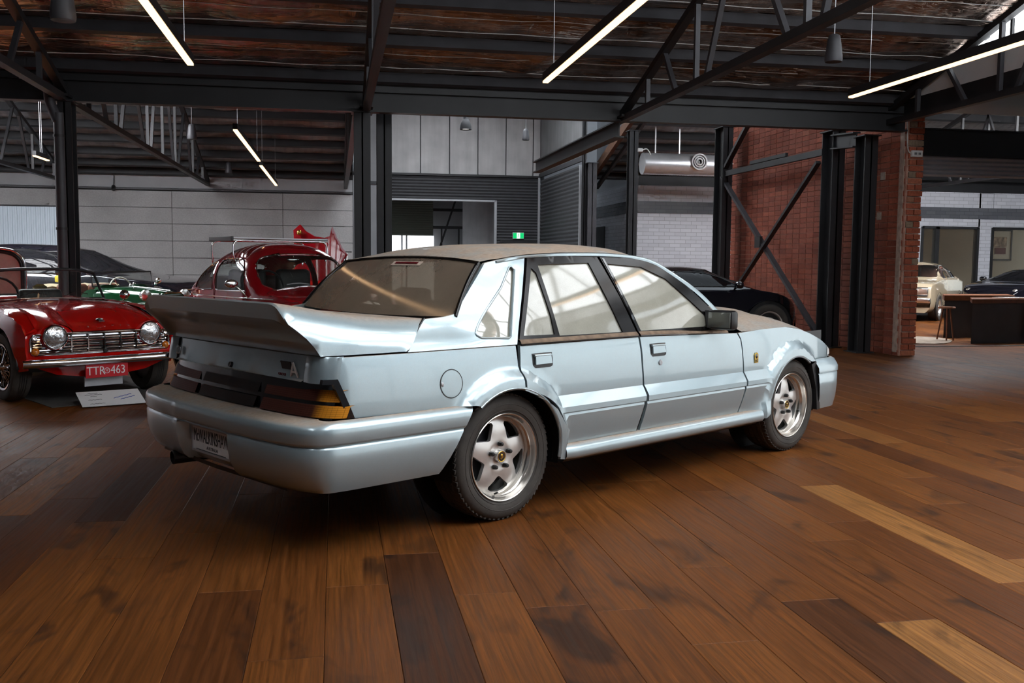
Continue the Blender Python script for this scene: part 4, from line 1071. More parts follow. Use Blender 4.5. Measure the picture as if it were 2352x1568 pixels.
# tail lamps: black carrier, two rows of lenses each side, dark garnish between
lampp = [(-1.074, 0), (-1.070, .2), (-1.062, .40), (-1.045, .60), (-1.025, .70), (-.995, .770), (-.955, .806), (-.905, .822)]
lp2 = cat_rom([(a, b, 0) for a, b in lampp], 8)
full = [(p.x, -p.y) for p in lp2[::-1]] + [(p.x, p.y) for p in lp2[1:]]   # y local, from right to left
def lamp_rows(pts, prof): return MB().rows([[(x + o, y, z) for x, y in pts] for o, z in prof])
def xo(z): return .06 * (z - .60) / .16
car_ = lamp_rows([(x + .014, y * .985) for x, y in full if abs(y) < .785], [(.05, .762), (.034, .757), (.030, .735), (.0, .60), (.03, .598)]).build('lamp_carrier', 'black_gloss', CARX, 40)
for s in (1, -1):
    for (z0, z1) in ((.608, .662), (.674, .728)):
        for a, b, nm, mt in ((.305, .83, 'tail_lamp_lens', 'smoked_lens'),):
            seg = [(x, y) for x, y in full if a <= -y * s <= (.797 if z0 > .65 else .817)]
            lamp_rows(seg, [(xo(z0) + .02, z0), (xo(z0) - .004, z0 + .003), (xo(z1) - .004, z1 - .003), (xo(z1) + .02, z1)]).build(nm, mt, car_, 30)
    panel([[(-1.020, .755), (-1.015, .776), (-.955, .776), (-.884, .597), (-.916, .597), (-.975, .755)]], side_fn(s, Yb, .016), .03, (0, s * .02, 0)).build('lamp_surround', 'black_gloss', CARX, 40)
for (z0, z1) in ((.608, .662), (.674, .728)):
    seg = [(x, y) for x, y in full if abs(y) <= .295]
    lamp_rows(seg, [(xo(z0) + .02, z0), (xo(z0) - .006, z0 + .004), (xo(z1) - .006, z1 - .004), (xo(z1) + .02, z1)]).build('lamp_garnish', 'black_gloss', car_, 30)
# rear badges
xb = lambda z: -1.005 - .03 * (.865 - z) / .103 - .003
MB().box((xb(.812) + .004, -.485, .815), (.004, .085, .036), 0, -.28).build('badge_decal', 'dark_grey', bf)
text('wing_badge_letter', 'A', .105, 'plate_white', bf, frame_mtx((xb(.795) + .004, -.555, .797), (0, -1, 0), (-.28, -.30, 1)), .003, 1.0)
text('badge_letters', 'GROUP', .018, 'maroon', bf, frame_mtx((xb(.775) + .002, -.47, .775), (0, -1, 0), (-.28, 0, 1)), .001, 1.1)
o = MB().lathe([(.020, 0), (.018, .006), (0, .006)], 20, (xb(.80) + .008, .60, .805), (-1, 0, .28)).build('round_badge', 'black_gloss', bf, 40)
MB().lathe([(.022, .0), (.022, .004), (.019, .005)], 20, (xb(.80) + .008, .60, .805), (-1, 0, .28)).build('badge_ring', 'chrome', o, 40)
MB().lathe([(.014, 0), (.012, .012), (.0, .010)], 18, (xb(.785), .0, .778), (-1, 0, .28)).build('boot_lock', 'black_plastic', bf, 40)
# bumpers
def bumper(name, plan, prof, xend, front=False, recess=None, x_a=-.9):
    half = cat_rom([(a, b, 0) for a, b in plan], 7)
    pts = [(p.x, p.y) for p in half]
    if recess:
        extra = [(plan[0][0] + .0, y) for y in (.225, .24, .262, .275)]
        pts = sorted([p for p in pts if p[1] < .21] + extra, key=lambda p: p[1]) + [p for p in pts if p[1] > .30]
    full_ = [(x, -y) for x, y in pts[::-1]] + [(x, y) for x, y in pts[1:]]
    N = len(full_); rows = []
    for off, z, sidek in prof:
        row = []
        for i, (x, y) in enumerate(full_):
            a, b = full_[max(0, i - 1)], full_[min(N - 1, i + 1)]; tx, ty = b[0] - a[0], b[1] - a[1]; L = math.hypot(tx, ty)
            nx, ny = -ty / L, tx / L
            if front: nx, ny = -nx, -ny
            if nx * (1 if front else -1) < 0 and abs(y) < .5: nx, ny = -nx, -ny
            if ny * y < 0: ny = -ny
            k = abs(nx); k = k * k * (3 - 2 * k)
            o_ = off * (sidek + (1 - sidek) * k)
            X, Yv = x + nx * o_, y + ny * o_
            if front:
                if x < x_a: X = x_a + (x - x_a) * ((xend(z) - x_a) / (plan[-1][0] - x_a))
            elif x > x_a: X = x_a + (x - x_a) * ((xend(z) - x_a) / (plan[-1][0] - x_a))
            if recess and abs(y) <= .245 and z < .494: X += recess
            row.append((X, Yv, z))
        rows.append(row)
    return MB().rows(rows).build(name, 'ice_blue', CARX, 42)
bplan = [(-1.196, 0), (-1.195, .15), (-1.192, .30), (-1.182, .50), (-1.160, .68), (-1.118, .795), (-1.055, .848), (-.95, .864), (-.75, .868), (-.55, .869), (-.35, .869)]
bprof = [(-.145, .606, .28), (-.08, .603, .3), (-.030, .595, .5), (-.011, .586, .7), (-.002, .574, .9), (0, .558, 1), (0, .518, 1), (-.004, .508, 1), (-.013, .503, 1), (-.008, .497, 1), (-.004, .488, 1), (-.004, .43, 1), (-.016, .375, .8), (-.040, .325, .7), (-.065, .302, .6), (-.14, .290, .6)]
bump_r = bumper('rear_bumper', bplan, bprof, lambda z: -.25 - (.602 - z) * .625, recess=.055)
MB().rows([[(x, y, z) for x, y in ((-1.10, .62), (-1.12, 0), (-1.10, -.62))] for z in (.31, .29)]).build('bumper_lower_edge', 'black_plastic', bump_r)
MB().rows([[(-.95, y, .292), (-.45, y, .292)] for y in (-.80, 0, .80)]).build('bumper_lower_edge', 'black_plastic', bump_r)
fplan = [(3.46, 0), (3.455, .25), (3.43, .5), (3.39, .68), (3.345, .775), (3.28, .825), (3.18, .843), (3.08, .848), (3.00, .850)]
fprof = [(-.12, .612, .35), (-.05, .602, .6), (-.012, .570, .9), (0, .550, 1), (0, .516, 1), (-.010, .509, 1), (-.004, .502, 1), (-.004, .42, 1), (-.014, .33, 1), (-.035, .255, 1), (-.10, .250, 1)]
bump_f = bumper('front_bumper', fplan, fprof, lambda z: 2.955 + .07 * (.6 - z) / .35, True, None, 3.28)
for s in (1, -1): MB().prism([(2.96, -s * .83, .60), (3.01, -s * .83, .40), (3.03, -s * .83, .255), (2.99, -s * .83, .255), (2.97, -s * .83, .40), (2.9, -s * .83, .58)], (0, s * .25, 0)).build('splash_guard', 'black_plastic', bump_f)
# front light cluster end and bonnet
for s in (1, -1): panel([[(3.23, .625), (3.25, .683), (3.305, .655), (3.312, .625)]], side_fn(s, Yb, .004), .03).build('indicator_lens', 'white_plastic', CARX)
rows = []
for k in range(15):
    x = 2.06 + 1.27 * k / 14
    zc = ip(x, [2.06, 2.35, 2.7, 3.0, 3.2, 3.33], [.955, .962, .940, .892, .838, .775]); ze = ip(x, [2.06, 2.6, 2.95, 3.2, 3.33], [.845, .852, .792, .706, .66])
    w_ = hw(x) - .030; row = []
    for j in range(-12, 13):
        a = j / 12; row.append((x, a * w_, ze + (zc - ze) * (1 - abs(a) ** 3.2) + .022 * sst(.5, .3, abs(a)) * sst(2.2, 2.5, x) * sst(3.3, 2.9, x)))
    rows.append(row)
MB().rows(rows).build('bonnet', 'ice_blue_bonnet', CARX, 60)
MB().rows([[(3.33, y, z) for y in (-.66, 0, .66)] for z in (.60, .77)]).build('grille_panel', 'black_gloss', CARX)
# windscreen
rows = []
for j in range(5):
    t_ = j / 4; row = []
    for k in range(-8, 9):
        a = k / 8; row.append((1.50 - .16 * abs(a) ** 3 + t_ * (.70 - .06 * a * a), a * (.59 + .10 * t_), 1.335 - .03 * a * a - t_ * (.40 - .0 * a)))
    rows.append(row)
MB().rows(rows).build('windscreen', 'dusty_side_glass', CARX, 70)
# cabin
cab = MB(); cab.box((1.0, 0, .30), (3.6, 1.30, .06)); cab.box((-.40, 0, .62), (.05, 1.2, .5)); cab.box((-.20, 0, .93), (.40, 1.25, .03)); cab.box((1.95, 0, .72), (.35, 1.30, .28)); cab.box((2.7, 0, .5), (1.0, 1.0, .4)); cab.box((-.75, 0, .45), (.6, 1.0, .3))
cab.build('cabin_floor', 'black_plastic', CARX)
def seat(x, y, w, mat='grey_cloth'):
    m = MB(); m.cbox((x, y, .50), (.48, w, .14), .04); r_ = []
    m.cbox((x - .26, y, .76), (.12, w, .52), .05); m.cbox((x - .30, y, 1.06), (.08, .26, .14), .03)
    return m.build('seat', mat, CARX, 50)
seat(1.25, .36, .50); seat(1.25, -.36, .50); seat(.35, 0, 1.2)
st_w = MB(); st_w.tube([(1.62 + .03 * math.sin(a * .5236), -.36 + .19 * math.cos(a * .5236), .86 + .18 * math.sin(a * .5236)) for a in range(13)], .014, 6, False); st_w.bar((1.62, -.54, .86), (1.62, -.18, .86), .02, .03)
st_w.build('steering_wheel', 'black_plastic', CARX, 60)
# exhaust
ex = MB().lathe([(.030, 0), (.036, .002), (.036, .45), (.030, .45), (.028, .02)], 18, (-1.155, .405, .285), (1, -.10, .02)).build('exhaust_pipe', 'black_plastic', CARX, 40)
MB().cbox((-.62, .30, .30), (.5, .3, .14), .03).build('exhaust_box', 'black_plastic', CARX, 40)
# number plate
px_, pz = -1.152, .425
pl = MB().cbox((px_, -.025, pz), (.008, .385, .118), .003).build('number_plate', 'plate_white', CARX)
fr_ = MB()
for y in (-.025 - .19, -.025 + .19): fr_.box((px_ - .004, y, pz), (.006, .010, .125))
for z in (pz - .060, pz + .060): fr_.box((px_ - .004, -.025, z), (.006, .385, .010))
fr_.build('plate_frame', 'silver_grey', pl)
pm_ = frame_mtx((px_ - .0052, -.025, pz + .012), (0, -1, 0), (0, 0, 1))
text('plate_letters', 'McWALKINSHAW', .088, 'ink', pl, pm_, .0005, .50)
text('plate_script', 'AUSTRALIA', .022, 'ink', pl, frame_mtx((px_ - .0052, -.04, pz - .036), (0, -1, 0), (0, 0, 1)), .0004, 1.0)
MB().box((px_ - .005, -.025, pz - .052), (.001, .30, .003)).build('plate_line', 'ink', pl)
# wheels
def star_wheel(name, cx, s, lug=True):
    w = thing(name, None, None); w.parent = CARX; w.location = (cx, -s * .80, .316)
    A = (0, -s, 0)
    tire = [(.210, -.020), (.216, -.004), (.226, .004), (.245, .0115), (.268, .013), (.288, .009), (.301, .0), (.3085, -.012), (.3125, -.026), (.314, -.040), (.3165, -.042), (.3165, -.068), (.309, -.070), (.309, -.076), (.3165, -.078), (.3165, -.104), (.309, -.106), (.309, -.112), (.3165, -.114), (.3165, -.140), (.309, -.142), (.309, -.148), (.3155, -.150), (.312, -.178), (.300, -.200), (.27, -.212), (.215, -.200)]
    t_ = MB().lathe(tire, 72, (0, 0, 0), A).build('tyre', 'rubber', w, 35)
    tr_ = MB()
    for k in range(64):
        a = 2 * math.pi * k / 64
        for (h, r0, wd, sk) in ((-.022, .3095, .030, .3), (-.091, .3150, .022, -.3), (-.127, .3150, .022, .3), (-.055, .3150, .022, .3)):
            c = (math.cos(a) * r0, -s * h, math.sin(a) * r0)
            d = Vector((-math.sin(a), 0, math.cos(a))); nrm = Vector((math.cos(a), 0, math.sin(a))); ax_ = Vector((0, -s, 0))
            q = Vector(c); u_ = (ax_ + d * sk).normalized()
            tr_.bar(q - u_ * wd / 2, q + u_ * wd / 2, .021, .008, nrm)
    tr_.build('tread_blocks', 'rubber', t_)
    bd_ = MB().lathe([(.232, .0085), (.234, .0105), (.236, .0092)], 60, (0, 0, 0), A); bd_.lathe([(.262, .0125), (.264, .0148), (.266, .0130)], 60, (0, 0, 0), A); bd_.build('sidewall_bead', 'rubber', t_, 40)
    rim = MB().lathe([(.2165, -.010), (.2195, .0), (.2200, .006), (.2170, .0085), (.2125, .006), (.2095, -.004), (.2075, -.020), (.203, -.030), (.1965, -.036), (.1945, -.060), (.188, -.066), (.186, -.17), (.21, -.19)], 64, (0, 0, 0), A).build('rim', 'alloy_lip', w, 35)
    holes = []
    for k in range(5):
        a0 = math.pi / 2 + math.pi / 5 + 2 * math.pi * k / 5
        tri = [(.174, -.38), (.181, -.20), (.183, 0), (.181, .20), (.174, .38), (.162, .41), (.128, .25), (.106, .10), (.100, 0), (.106, -.10), (.128, -.25), (.162, -.41)]
        holes.append([(r * math.cos(a0 + t), r * math.sin(a0 + t)) for r, t in tri])
    circ = [(.196 * math.cos(2 * math.pi * k / 60), .196 * math.sin(2 * math.pi * k / 60)) for k in range(60)]
    def dish(u, v):
        r = math.hypot(u, v); a = math.atan2(v, u)
        sp_ = math.cos((a - math.pi / 2) * 5) * .5 + .5
        h = ip(r, [0, .05, .075, .12, .17, .197], [-.040, -.040, -.034, -.036, -.046, -.060]) - .006 * (1 - sp_) * sst(.05, .12, r)
        return (u, -s * h, v)
    panel([circ] + holes, dish, .012, (0, s * .022, 0)).build('spokes', 'alloy', w, 32)
    MB().lathe([(0, -.10), (.15, -.10), (.15, -.12), (.0, -.12)], 32, (0, 0, 0), A).build('brake_disc', 'dark_grey', w, 40)
    MB().lathe([(0, -.15), (.186, -.15)], 32, (0, 0, 0), A).build('wheel_back', 'black_plastic', w)
    for k in range(5):
        a = math.pi / 2 + 2 * math.pi * k / 5
        MB().lathe([(.0125, -.036), (.0120, -.022), (.009, -.012), (0, -.010)], 8, (.062 * math.cos(a), 0, .062 * math.sin(a)), A).build('wheel_nut', 'black_plastic', w, 30)
    cap = MB().lathe([(.034, -.040), (.033, -.022), (.030, -.018), (.028, -.018)], 24, (0, 0, 0), A).build('centre_cap', 'alloy', w, 40)
    MB().lathe([(.028, -.018), (.026, -.0165), (.022, -.0175)], 24, (0, 0, 0), A).build('cap_ring', 'gold', cap, 40)
    MB().lathe([(.0225, -.0176), (0, -.0170)], 24, (0, 0, 0), A).build('cap_emblem', 'black_gloss', cap, 40)
    eb = MB(); eb.ball((.0, -s * -.0165, .004), .009, 10, 6, (1, .2, 1)); eb.bar((-.008, -s * -.0165, -.012), (.008, -s * -.0165, .0), .006, .003, (0, 1, 0)); eb.build('cap_lion', 'gold', cap, 40)
    va = -math.pi / 2 - .12 if cx < 1 else -.35
    MB().tube([(.190 * math.cos(va), -s * -.045, .190 * math.sin(va)), (.180 * math.cos(va), -s * -.022, .180 * math.sin(va))], .005, 7).build('valve', 'black_plastic', w, 40)
    return w
for cx in (0, 2.668):
    for s in (1, -1): star_wheel('wheel', cx, s)
# ================================================================== THE OTHER CARS
from mathutils.bvhtree import BVHTree
def wheel_simple(parent, x, y, z, r, w, s, kind='disc', name='wheel'):
    """s=+1: outer face towards +y"""
    g = thing(name, None, None); g.parent = parent; g.location = (x, y, z); A = (0, s, 0)
    rr = r * .66
    MB().lathe([(rr, -.02), (rr + .012, .0), (r * .84, .012), (r * .95, .004), (r, -.03), (r, -w + .03), (r * .95, -w), (rr, -w + .01)], 40, (0, 0, 0), A).build('tyre', 'rubber', g, 40)
    gr = MB()
    for k in range(1, 5):
        h = -.03 - (w - .06) * k / 5; gr.lathe([(r + .0015, h - .003), (r + .002, h), (r + .0015, h + .003)], 40, (0, 0, 0), A)
    gr.build('tread_groove', 'black_plastic', g)
    if kind == 'wire':
        MB().lathe([(rr, -.01), (rr + .006, .004), (rr - .012, .0), (rr - .02, -.05), (rr - .02, -w * .7)], 40, (0, 0, 0), A).build('rim', 'chrome', g, 40)
        sp = MB()
        for k in range(36):
            a = 2 * math.pi * k / 36; b = a + (.35 if k % 2 else -.35)
            sp.bar((.035 * math.cos(b), s * (-.0 if k % 3 else -.06), .035 * math.sin(b)), ((rr - .018) * math.cos(a), s * -.05, (rr - .018) * math.sin(a)), .004, .004)
        sp.build('wire_spokes', 'chrome', g)
        MB().lathe([(.04, -.06), (.035, .005), (.02, .02), (0, .022)], 14, (0, 0, 0), A).build('hub_nut', 'chrome', g, 40)
    else:
        MB().lathe([(rr, -.01), (rr + .006, .004), (rr - .014, .0), (rr - .03, -.04), (rr * .6, -.03), (.05, -.02), (.04, -.005), (0, 0)], 32, (0, 0, 0), A).build('rim', 'alloy', g, 40)
    MB().lathe([(0, -w * .8), (rr, -w * .8)], 24, (0, 0, 0), A).build('wheel_back', 'black_plastic', g)
    return g

# ---------------- red open roadster, front towards the camera (x forward, y to its left, origin at the front axle)
RD = thing('roadster', 'bright red open roadster with chrome grille and red number plate', 'car', (-2.33, 9.47, .009), R(-54))
def fx(y): return .50 - .06 * (abs(y) / .7) ** 3
def fender_y(x, z):
    w = ip(x, [-2.9, -2.4, -1.2, -.4, 0, .3, .47], [.62, .70, .715, .715, .728, .715, .665]); return w + ip(z, [.2, .35, .5, .65, .76, .82], [-.05, -.015, 0, -.012, -.05, -.10])
for s in (1, -1):
    a = arc(0, .31, .355, 165, 12, 18)
    lp = [(-2.85, .40), (-2.85, .80), (-1.0, .80), (-.4, .795), (.0, .775), (.25, .74), (.40, .69), (.465, .60), (.47, .42), (.44, .30)] + arc(0, .31, .345, -4, 184, 22) + [(-.50, .27), (-1.6, .27)] + arc(-2.24, .31, .345, -4, 184, 22) + [(-2.75, .30)]
    panel([lp], lambda x, z: (x, s * fender_y(x, z), z), .04, (0, -s * .015, 0)).build('side_panel', 'red_paint', RD, 50)
    li = []
    for k in range(17):
        t_ = R(180 * k / 16); li.append([(.36 * math.cos(t_), s * .35, .31 + .36 * math.sin(t_)), (.36 * math.cos(t_), s * .70, .31 + .36 * math.sin(t_))])
    MB().rows(li).build('arch_liner', 'black_plastic', RD, 60)
    wheel_simple(RD, 0, s * .70, .305, .305, .15, s, 'wire'); wheel_simple(RD, -2.24, s * .70, .305, .305, .15, s, 'wire')
    # wing tops
    rows = []
    for k in range(19):
        x = -2.85 + (3.32) * k / 18
        zt = ip(x, [-2.85, -2.3, -1.0, -.4, 0, .25, .40, .47], [.80, .86, .85, .84, .825, .785, .735, .66]); y0 = fender_y(x, .77); yi = .52
        zs = ip(x, [-2.85, -1.0, -.4, 0, .25, .40, .47], [.80, .80, .795, .775, .74, .69, .60])
        rows.append([(x, s * fender_y(x, zs), zs), (x, s * (y0 - .03), zs + (zt - zs) * .6), (x, s * (y0 - .09), zt - .004), (x, s * .58, zt), (x, s * yi, zt - .012)])
    MB().rows(rows).build('wing_top', 'red_paint', RD, 60)
# bonnet, front edge arching over the lamps
def brow(y): 
    e = max(0, 1 - ((abs(y) - .425) / .145) ** 2); return .628 + .072 * e ** .8 - (.03 * sst(.55, .62, abs(y)))
rows = []
for k in range(17):
    t_ = k / 16; row = []
    for j in range(-24, 25):
        y = j / 24 * .60
        x = fx(y) + .012 - t_ * 1.22
        zb = .872 - .04 * (y / .6) ** 2; zf = brow(y)
        z = zf + (zb - zf) * (1 - (1 - t_) ** 2.6) + .018 * math.exp(-((y - .18) / .16) ** 2) * math.sin(min(1, t_ * 1.3) * math.pi)
        row.append((x, y, z))
    rows.append(row)
bon = MB().rows(rows).build('bonnet', 'red_paint', RD, 60)
for s in (1, -1):
    MB().tube([(r_[24 + s * 24][0], r_[24 + s * 24][1], r_[24 + s * 24][2] + .001) for r_ in rows], .0035, 5).build('bonnet_seam', 'maroon', RD, 60)
# nose with grille opening
gr_o = [(-.60, .435), (.60, .435), (.625, .47), (.62, .575), (.60, .605), (.30, .612), (-.30, .612), (-.60, .605), (-.62, .575), (-.625, .47)]
nose = [(-.655, .62), (-.665, .50), (-.66, .38), (-.60, .33), (-.40, .25), (-.15, .215), (.15, .215), (.40, .25), (.60, .33), (.66, .38), (.665, .50), (.655, .62), (.58, .665)] + [(.56 - 1.12 * k / 28, brow(.56 - 1.12 * k / 28) - .004) for k in range(29)] + [(-.58, .665)]
panel([nose, gr_o], lambda y, z: (fx(y) - .05 * sst(.36, .22, z), y, z), .04, (-.03, 0, 0)).build('nose_panel', 'red_paint', RD, 50)
MB().rows([[(fx(y) - .10, y, z) for y in (-.64, -.3, 0, .3, .64)] for z in (.42, .62)]).build('grille_back', 'black_plastic', RD)
gl_ = [(fx(y) + .006, y, z) for y, z in densify(gr_o, .08)]
grl = MB().tube(gl_ + gl_[:1], .010, 7, False).build('grille', 'chrome', RD, 50)
for k in range(7):
    z = .452 + k * .0235; m = MB()
    m.tube([(fx(y) - .012, y, z) for y in [-.60 + 1.2 * j / 20 for j in range(21)]], .0085, 6); m.build('grille_bar', 'chrome', grl, 50)
for y in (-.29, -.145, 0, .145, .29): MB().box((fx(y) - .005, y, .52), (.02, .010, .18)).build('grille_upright', 'chrome', grl)
MB().lathe([(.022, 0), (.018, .02), (0, .02)], 14, (.505, 0, .445), (1, 0, 0)).build('starter_boss', 'black_plastic', grl, 40)
for s in (1, -1):
    hl = MB().lathe([(.122, -.10), (.120, .0), (.112, .018), (.108, .010)], 32, (.475, s * .425, .585), (1, 0, 0)).build('headlamp', 'red_paint', RD, 40)
    MB().lathe([(.108, .0), (.106, .026), (.098, .036), (.092, .030)], 32, (.475, s * .425, .585), (1, 0, 0)).build('headlamp_rim', 'chrome', hl, 40)
    MB().lathe([(.094, .026), (.07, .040), (.04, .047), (0, .05)], 28, (.475, s * .425, .585), (1, 0, 0)).build('headlamp_lens', 'lens_glass', hl, 50)
    o = MB().lathe([(.036, 0), (.034, .022), (.026, .034), (0, .040)], 20, (.452, s * .585, .462), (1, 0, 0)).build('indicator', 'orange_lens', RD, 50)
    MB().lathe([(.040, .0), (.040, .014), (.034, .020)], 20, (.452, s * .585, .462), (1, 0, 0)).build('indicator_rim', 'chrome', o, 50)
    o = MB().lathe([(.026, 0), (.022, .022), (0, .030)], 16, (.452, s * .588, .565), (1, 0, 0)).build('side_lamp', 'chrome', RD, 50)
# bumper
rows = []
for k in range(25):
    y = -.71 + 1.42 * k / 24; x = .60 - .075 * (abs(y) / .71) ** 3
    rows.append([(x - .035, y, .402), (x - .008, y, .400), (x + .010, y, .380), (x + .012, y, .360), (x + .004, y, .338), (x - .03, y, .328)])
MB().rows(rows).build('front_bumper', 'chrome', RD, 60)
pl = MB().cbox((.575, -.02, .272), (.012, .38, .118), .004, 0).build('number_plate', 'plate_red', RD)
for st_, y in (('TTR', -.100), ('463', .098)): text('plate_letters', st_, .106, 'white_paint', pl, frame_mtx((.5825, y - .02, .272), (0, 1, 0), (0, 0, 1)), .0008, .86)
MB().lathe([(.026, 0), (.026, .001), (.021, .001), (.021, 0)], 20, (.582, -.022, .272), (1, 0, 0)).build('plate_emblem_ring', 'white_paint', pl)
m = MB(); m.bar((.583, -.034, .282), (.583, -.022, .262), .004, .002); m.bar((.583, -.010, .282), (.583, -.022, .262), .004, .002); m.bar((.583, -.022, .286), (.583, -.022, .270), .005, .002); m.build('plate_emblem', 'white_paint', pl)
MB().box((.50, -.02, .175), (.012, .34, .085)).build('lower_plate', 'silver_grey', RD)
# letters and badge on the bonnet lip
for k, ch in enumerate('TRIUMPH'):
    y = -.215 + .073 * k; text('bonnet_letter', ch, .026, 'chrome', bon, frame_mtx((fx(y) - .005, y, brow(y) + .034), (0, 1, 0), (-.75, 0, .6)), .003, 1.0)
o = MB().ball((.40, .0, .715), .034, 16, 8, (.8, 1, .45)).build('bonnet_badge', 'black_gloss', bon, 60)
MB().ball((.415, .012, .722), .016, 10, 6, (.8, 1, .5)).build('badge_globe', 'chrome', o, 60); MB().box((.425, .008, .703), (.01, .05, .008)).build('badge_base', 'chrome', o)
# scuttle, windscreen
rows = [[(x, y, z - .03 * (y / .62) ** 2) for y in [-.66 + 1.32 * j / 12 for j in range(13)]] for x, z in ((-.70, .872), (-.78, .878), (-.85, .875), (-1.05, .84))]
MB().rows(rows).build('scuttle', 'red_paint', RD, 60)
wsr = []
for k in range(21):
    a_ = -1 + 2 * k / 20; wsr.append([(-.76 - .12 * a_ * a_ - .14 * t_, a_ * (.60 - .045 * t_), .872 - .02 * a_ * a_ + (.285 - .025 * a_ ** 4) * t_) for t_ in (0, .25, .5, .75, 1)])
wsc = MB().rows(wsr).build('windscreen', 'clear_glass', RD, 60)
MB().tube([r_[-1] for r_ in wsr], .016, 8).build('windscreen_rail', 'black_plastic', wsc, 60)
for e in (0, -1): MB().tube(wsr[e], .013, 7).build('windscreen_post', 'black_plastic', wsc, 60)
MB().tube([r_[0] for r_ in wsr], .009, 6).build('windscreen_base', 'chrome', wsc, 60)
for y, d in ((-.30, .30), (.12, .28)):
    MB().tube([(-.72, y, .885), (-.80 - .02, y + d * .6, .93), (-.80, y + d, .905)], .004, 5).build('wiper', 'black_plastic', wsc)
# cockpit, steering wheel (right hand drive), seats, tail
MB().box((-1.2, 0, .30), (3.0, 1.2, .06)).build('cabin_floor', 'black_plastic', RD)
MB().rows([[(-1.06, y, z) for y in (-.64, 0, .64)] for z in (.45, .86)]).build('dashboard', 'black_leather', RD)
sw = MB(); sw.tube([(-1.15 - .09 * math.sin(q * .349) * .6, -.33 + .19 * math.cos(q * .349), .90 + .17 * math.sin(q * .349)) for q in range(19)], .012, 6, False); sw.bar((-1.15, -.52, .90), (-1.15, -.14, .90), .012, .02); sw.build('steering_wheel', 'black_plastic', RD, 60)
for y in (-.33, .33):
    m = MB(); m.cbox((-1.62, y, .45), (.5, .46, .14), .04); m.cbox((-1.88, y, .70), (.14, .46, .46), .05); m.build('seat', 'black_leather', RD, 50)
rows = [[(x, y, z - .05 * (y / .68) ** 2) for y in [-.70 + 1.4 * j / 10 for j in range(11)]] for x, z in ((-2.08, .80), (-2.15, .86), (-2.5, .86), (-2.85, .80), (-2.95, .6), (-2.95, .3))]
MB().rows(rows).build('tail_deck', 'red_paint', RD, 60)
mh = MB().lathe([(.0, -.05), (.03, -.045), (.045, -.02), (.05, .0), (.0, .004)], 18, (-.62, .70, .90), (-1, .15, .05)).build('wing_mirror', 'chrome', RD, 50)
MB().tube([(-.60, .66, .82), (-.60, .69, .86), (-.60, .70, .89)], .006, 6).build('mirror_stem', 'chrome', mh, 50)

# ---------------- shell cars: dense loft with window openings cut out
class Shell:
    def __init__(s, sec, xs, n=28):
        s.rows = []
        for x in xs:
            h = cat_rom([(0, a, b) for a, b in sec(x)], max(2, n // max(1, len(sec(x)) - 1)))
            r = [(x, p.y, p.z) for p in h]; s.rows.append([(x, -y, z) for x, y, z in r[::-1]] + r[1:] if abs(r[0][1]) < 1e-6 else [(x, -y, z) for x, y, z in r[::-1]][:-1] + [(x, y, z) for x, y, z in r][0:] if False else r)
    def mesh(s):
        m = MB(); R_ = [[(x, y, z) for x, y, z in r] for r in s.rows]; L_ = [[(x, -y, z) for x, y, z in r] for r in s.rows]
        m.rows(R_); m.rows(L_); n = len(R_[0])
        for rr in (R_[0], R_[-1]):
            k = len(m.v); m.v += rr + [(x, -y, z) for x, y, z in rr[::-1]]; m.f.append(tuple(range(k, k + 2 * n)))
        return m
    def finish(s, name, mat, parent, side_holes=(), front_holes=(), split=None, roof_fn=None):
        m = s.mesh(); s.bvh = BVHTree.FromPolygons(m.v, m.f)
        def cut(f):
            c = Vector((0, 0, 0))
            for i in f: c += Vector(m.v[i])
            c /= len(f)
            if len(f) > 6: return False
            for lp in side_holes:
                if inside((c.x, c.z), [lp]): return True
            for lp, xm in front_holes:
                if (c.x > xm[0] and c.x < xm[1]) and inside((c.y, c.z), [lp]): return True
            return False
        m.f = [f for f in m.f if not cut(f)]
        return m.build(name, mat, parent, 50, weld=True)
    def on_side(s, sg, off=.004):
        def fn(x, z):
            h = s.bvh.ray_cast(Vector((x, sg * 4, z)), Vector((0, -sg, 0)))
            return (x, (h[0].y + sg * off) if h[0] else sg * .5, z)
        return fn
    def on_front(s, sg=1, off=.004):
        def fn(y, z):
            h = s.bvh.ray_cast(Vector((sg * 5, y, z)), Vector((-sg, 0, 0)))
            return ((h[0].x + sg * off) if h[0] else 0, y, z)
        return fn
def glaze(sh, parent, side=(), front=(), mat='dark_glass', trim='chrome', tr=.007):
    for lp in side:
        for sg in (1, -1):
            o = panel([lp], sh.on_side(sg, .0), .06).build('side_window', mat, parent, 60)
            pts = [sh.on_side(sg, .004)(*p) for p in densify(lp, .05)]; MB().tube(pts + pts[:1], tr, 5, False).build('window_trim', trim, o, 60)
    for lp, sg in front:
        o = panel([lp], sh.on_front(sg, .0), .06).build('windscreen' if sg > 0 else 'rear_window', mat, parent, 60)
        pts = [sh.on_front(sg, .004)(*p) for p in densify(lp, .05)]; MB().tube(pts + pts[:1], tr, 5, False).build('window_trim', trim, o, 60)
def rng(a, b, n): return [a + (b - a) * k / n for k in range(n + 1)]

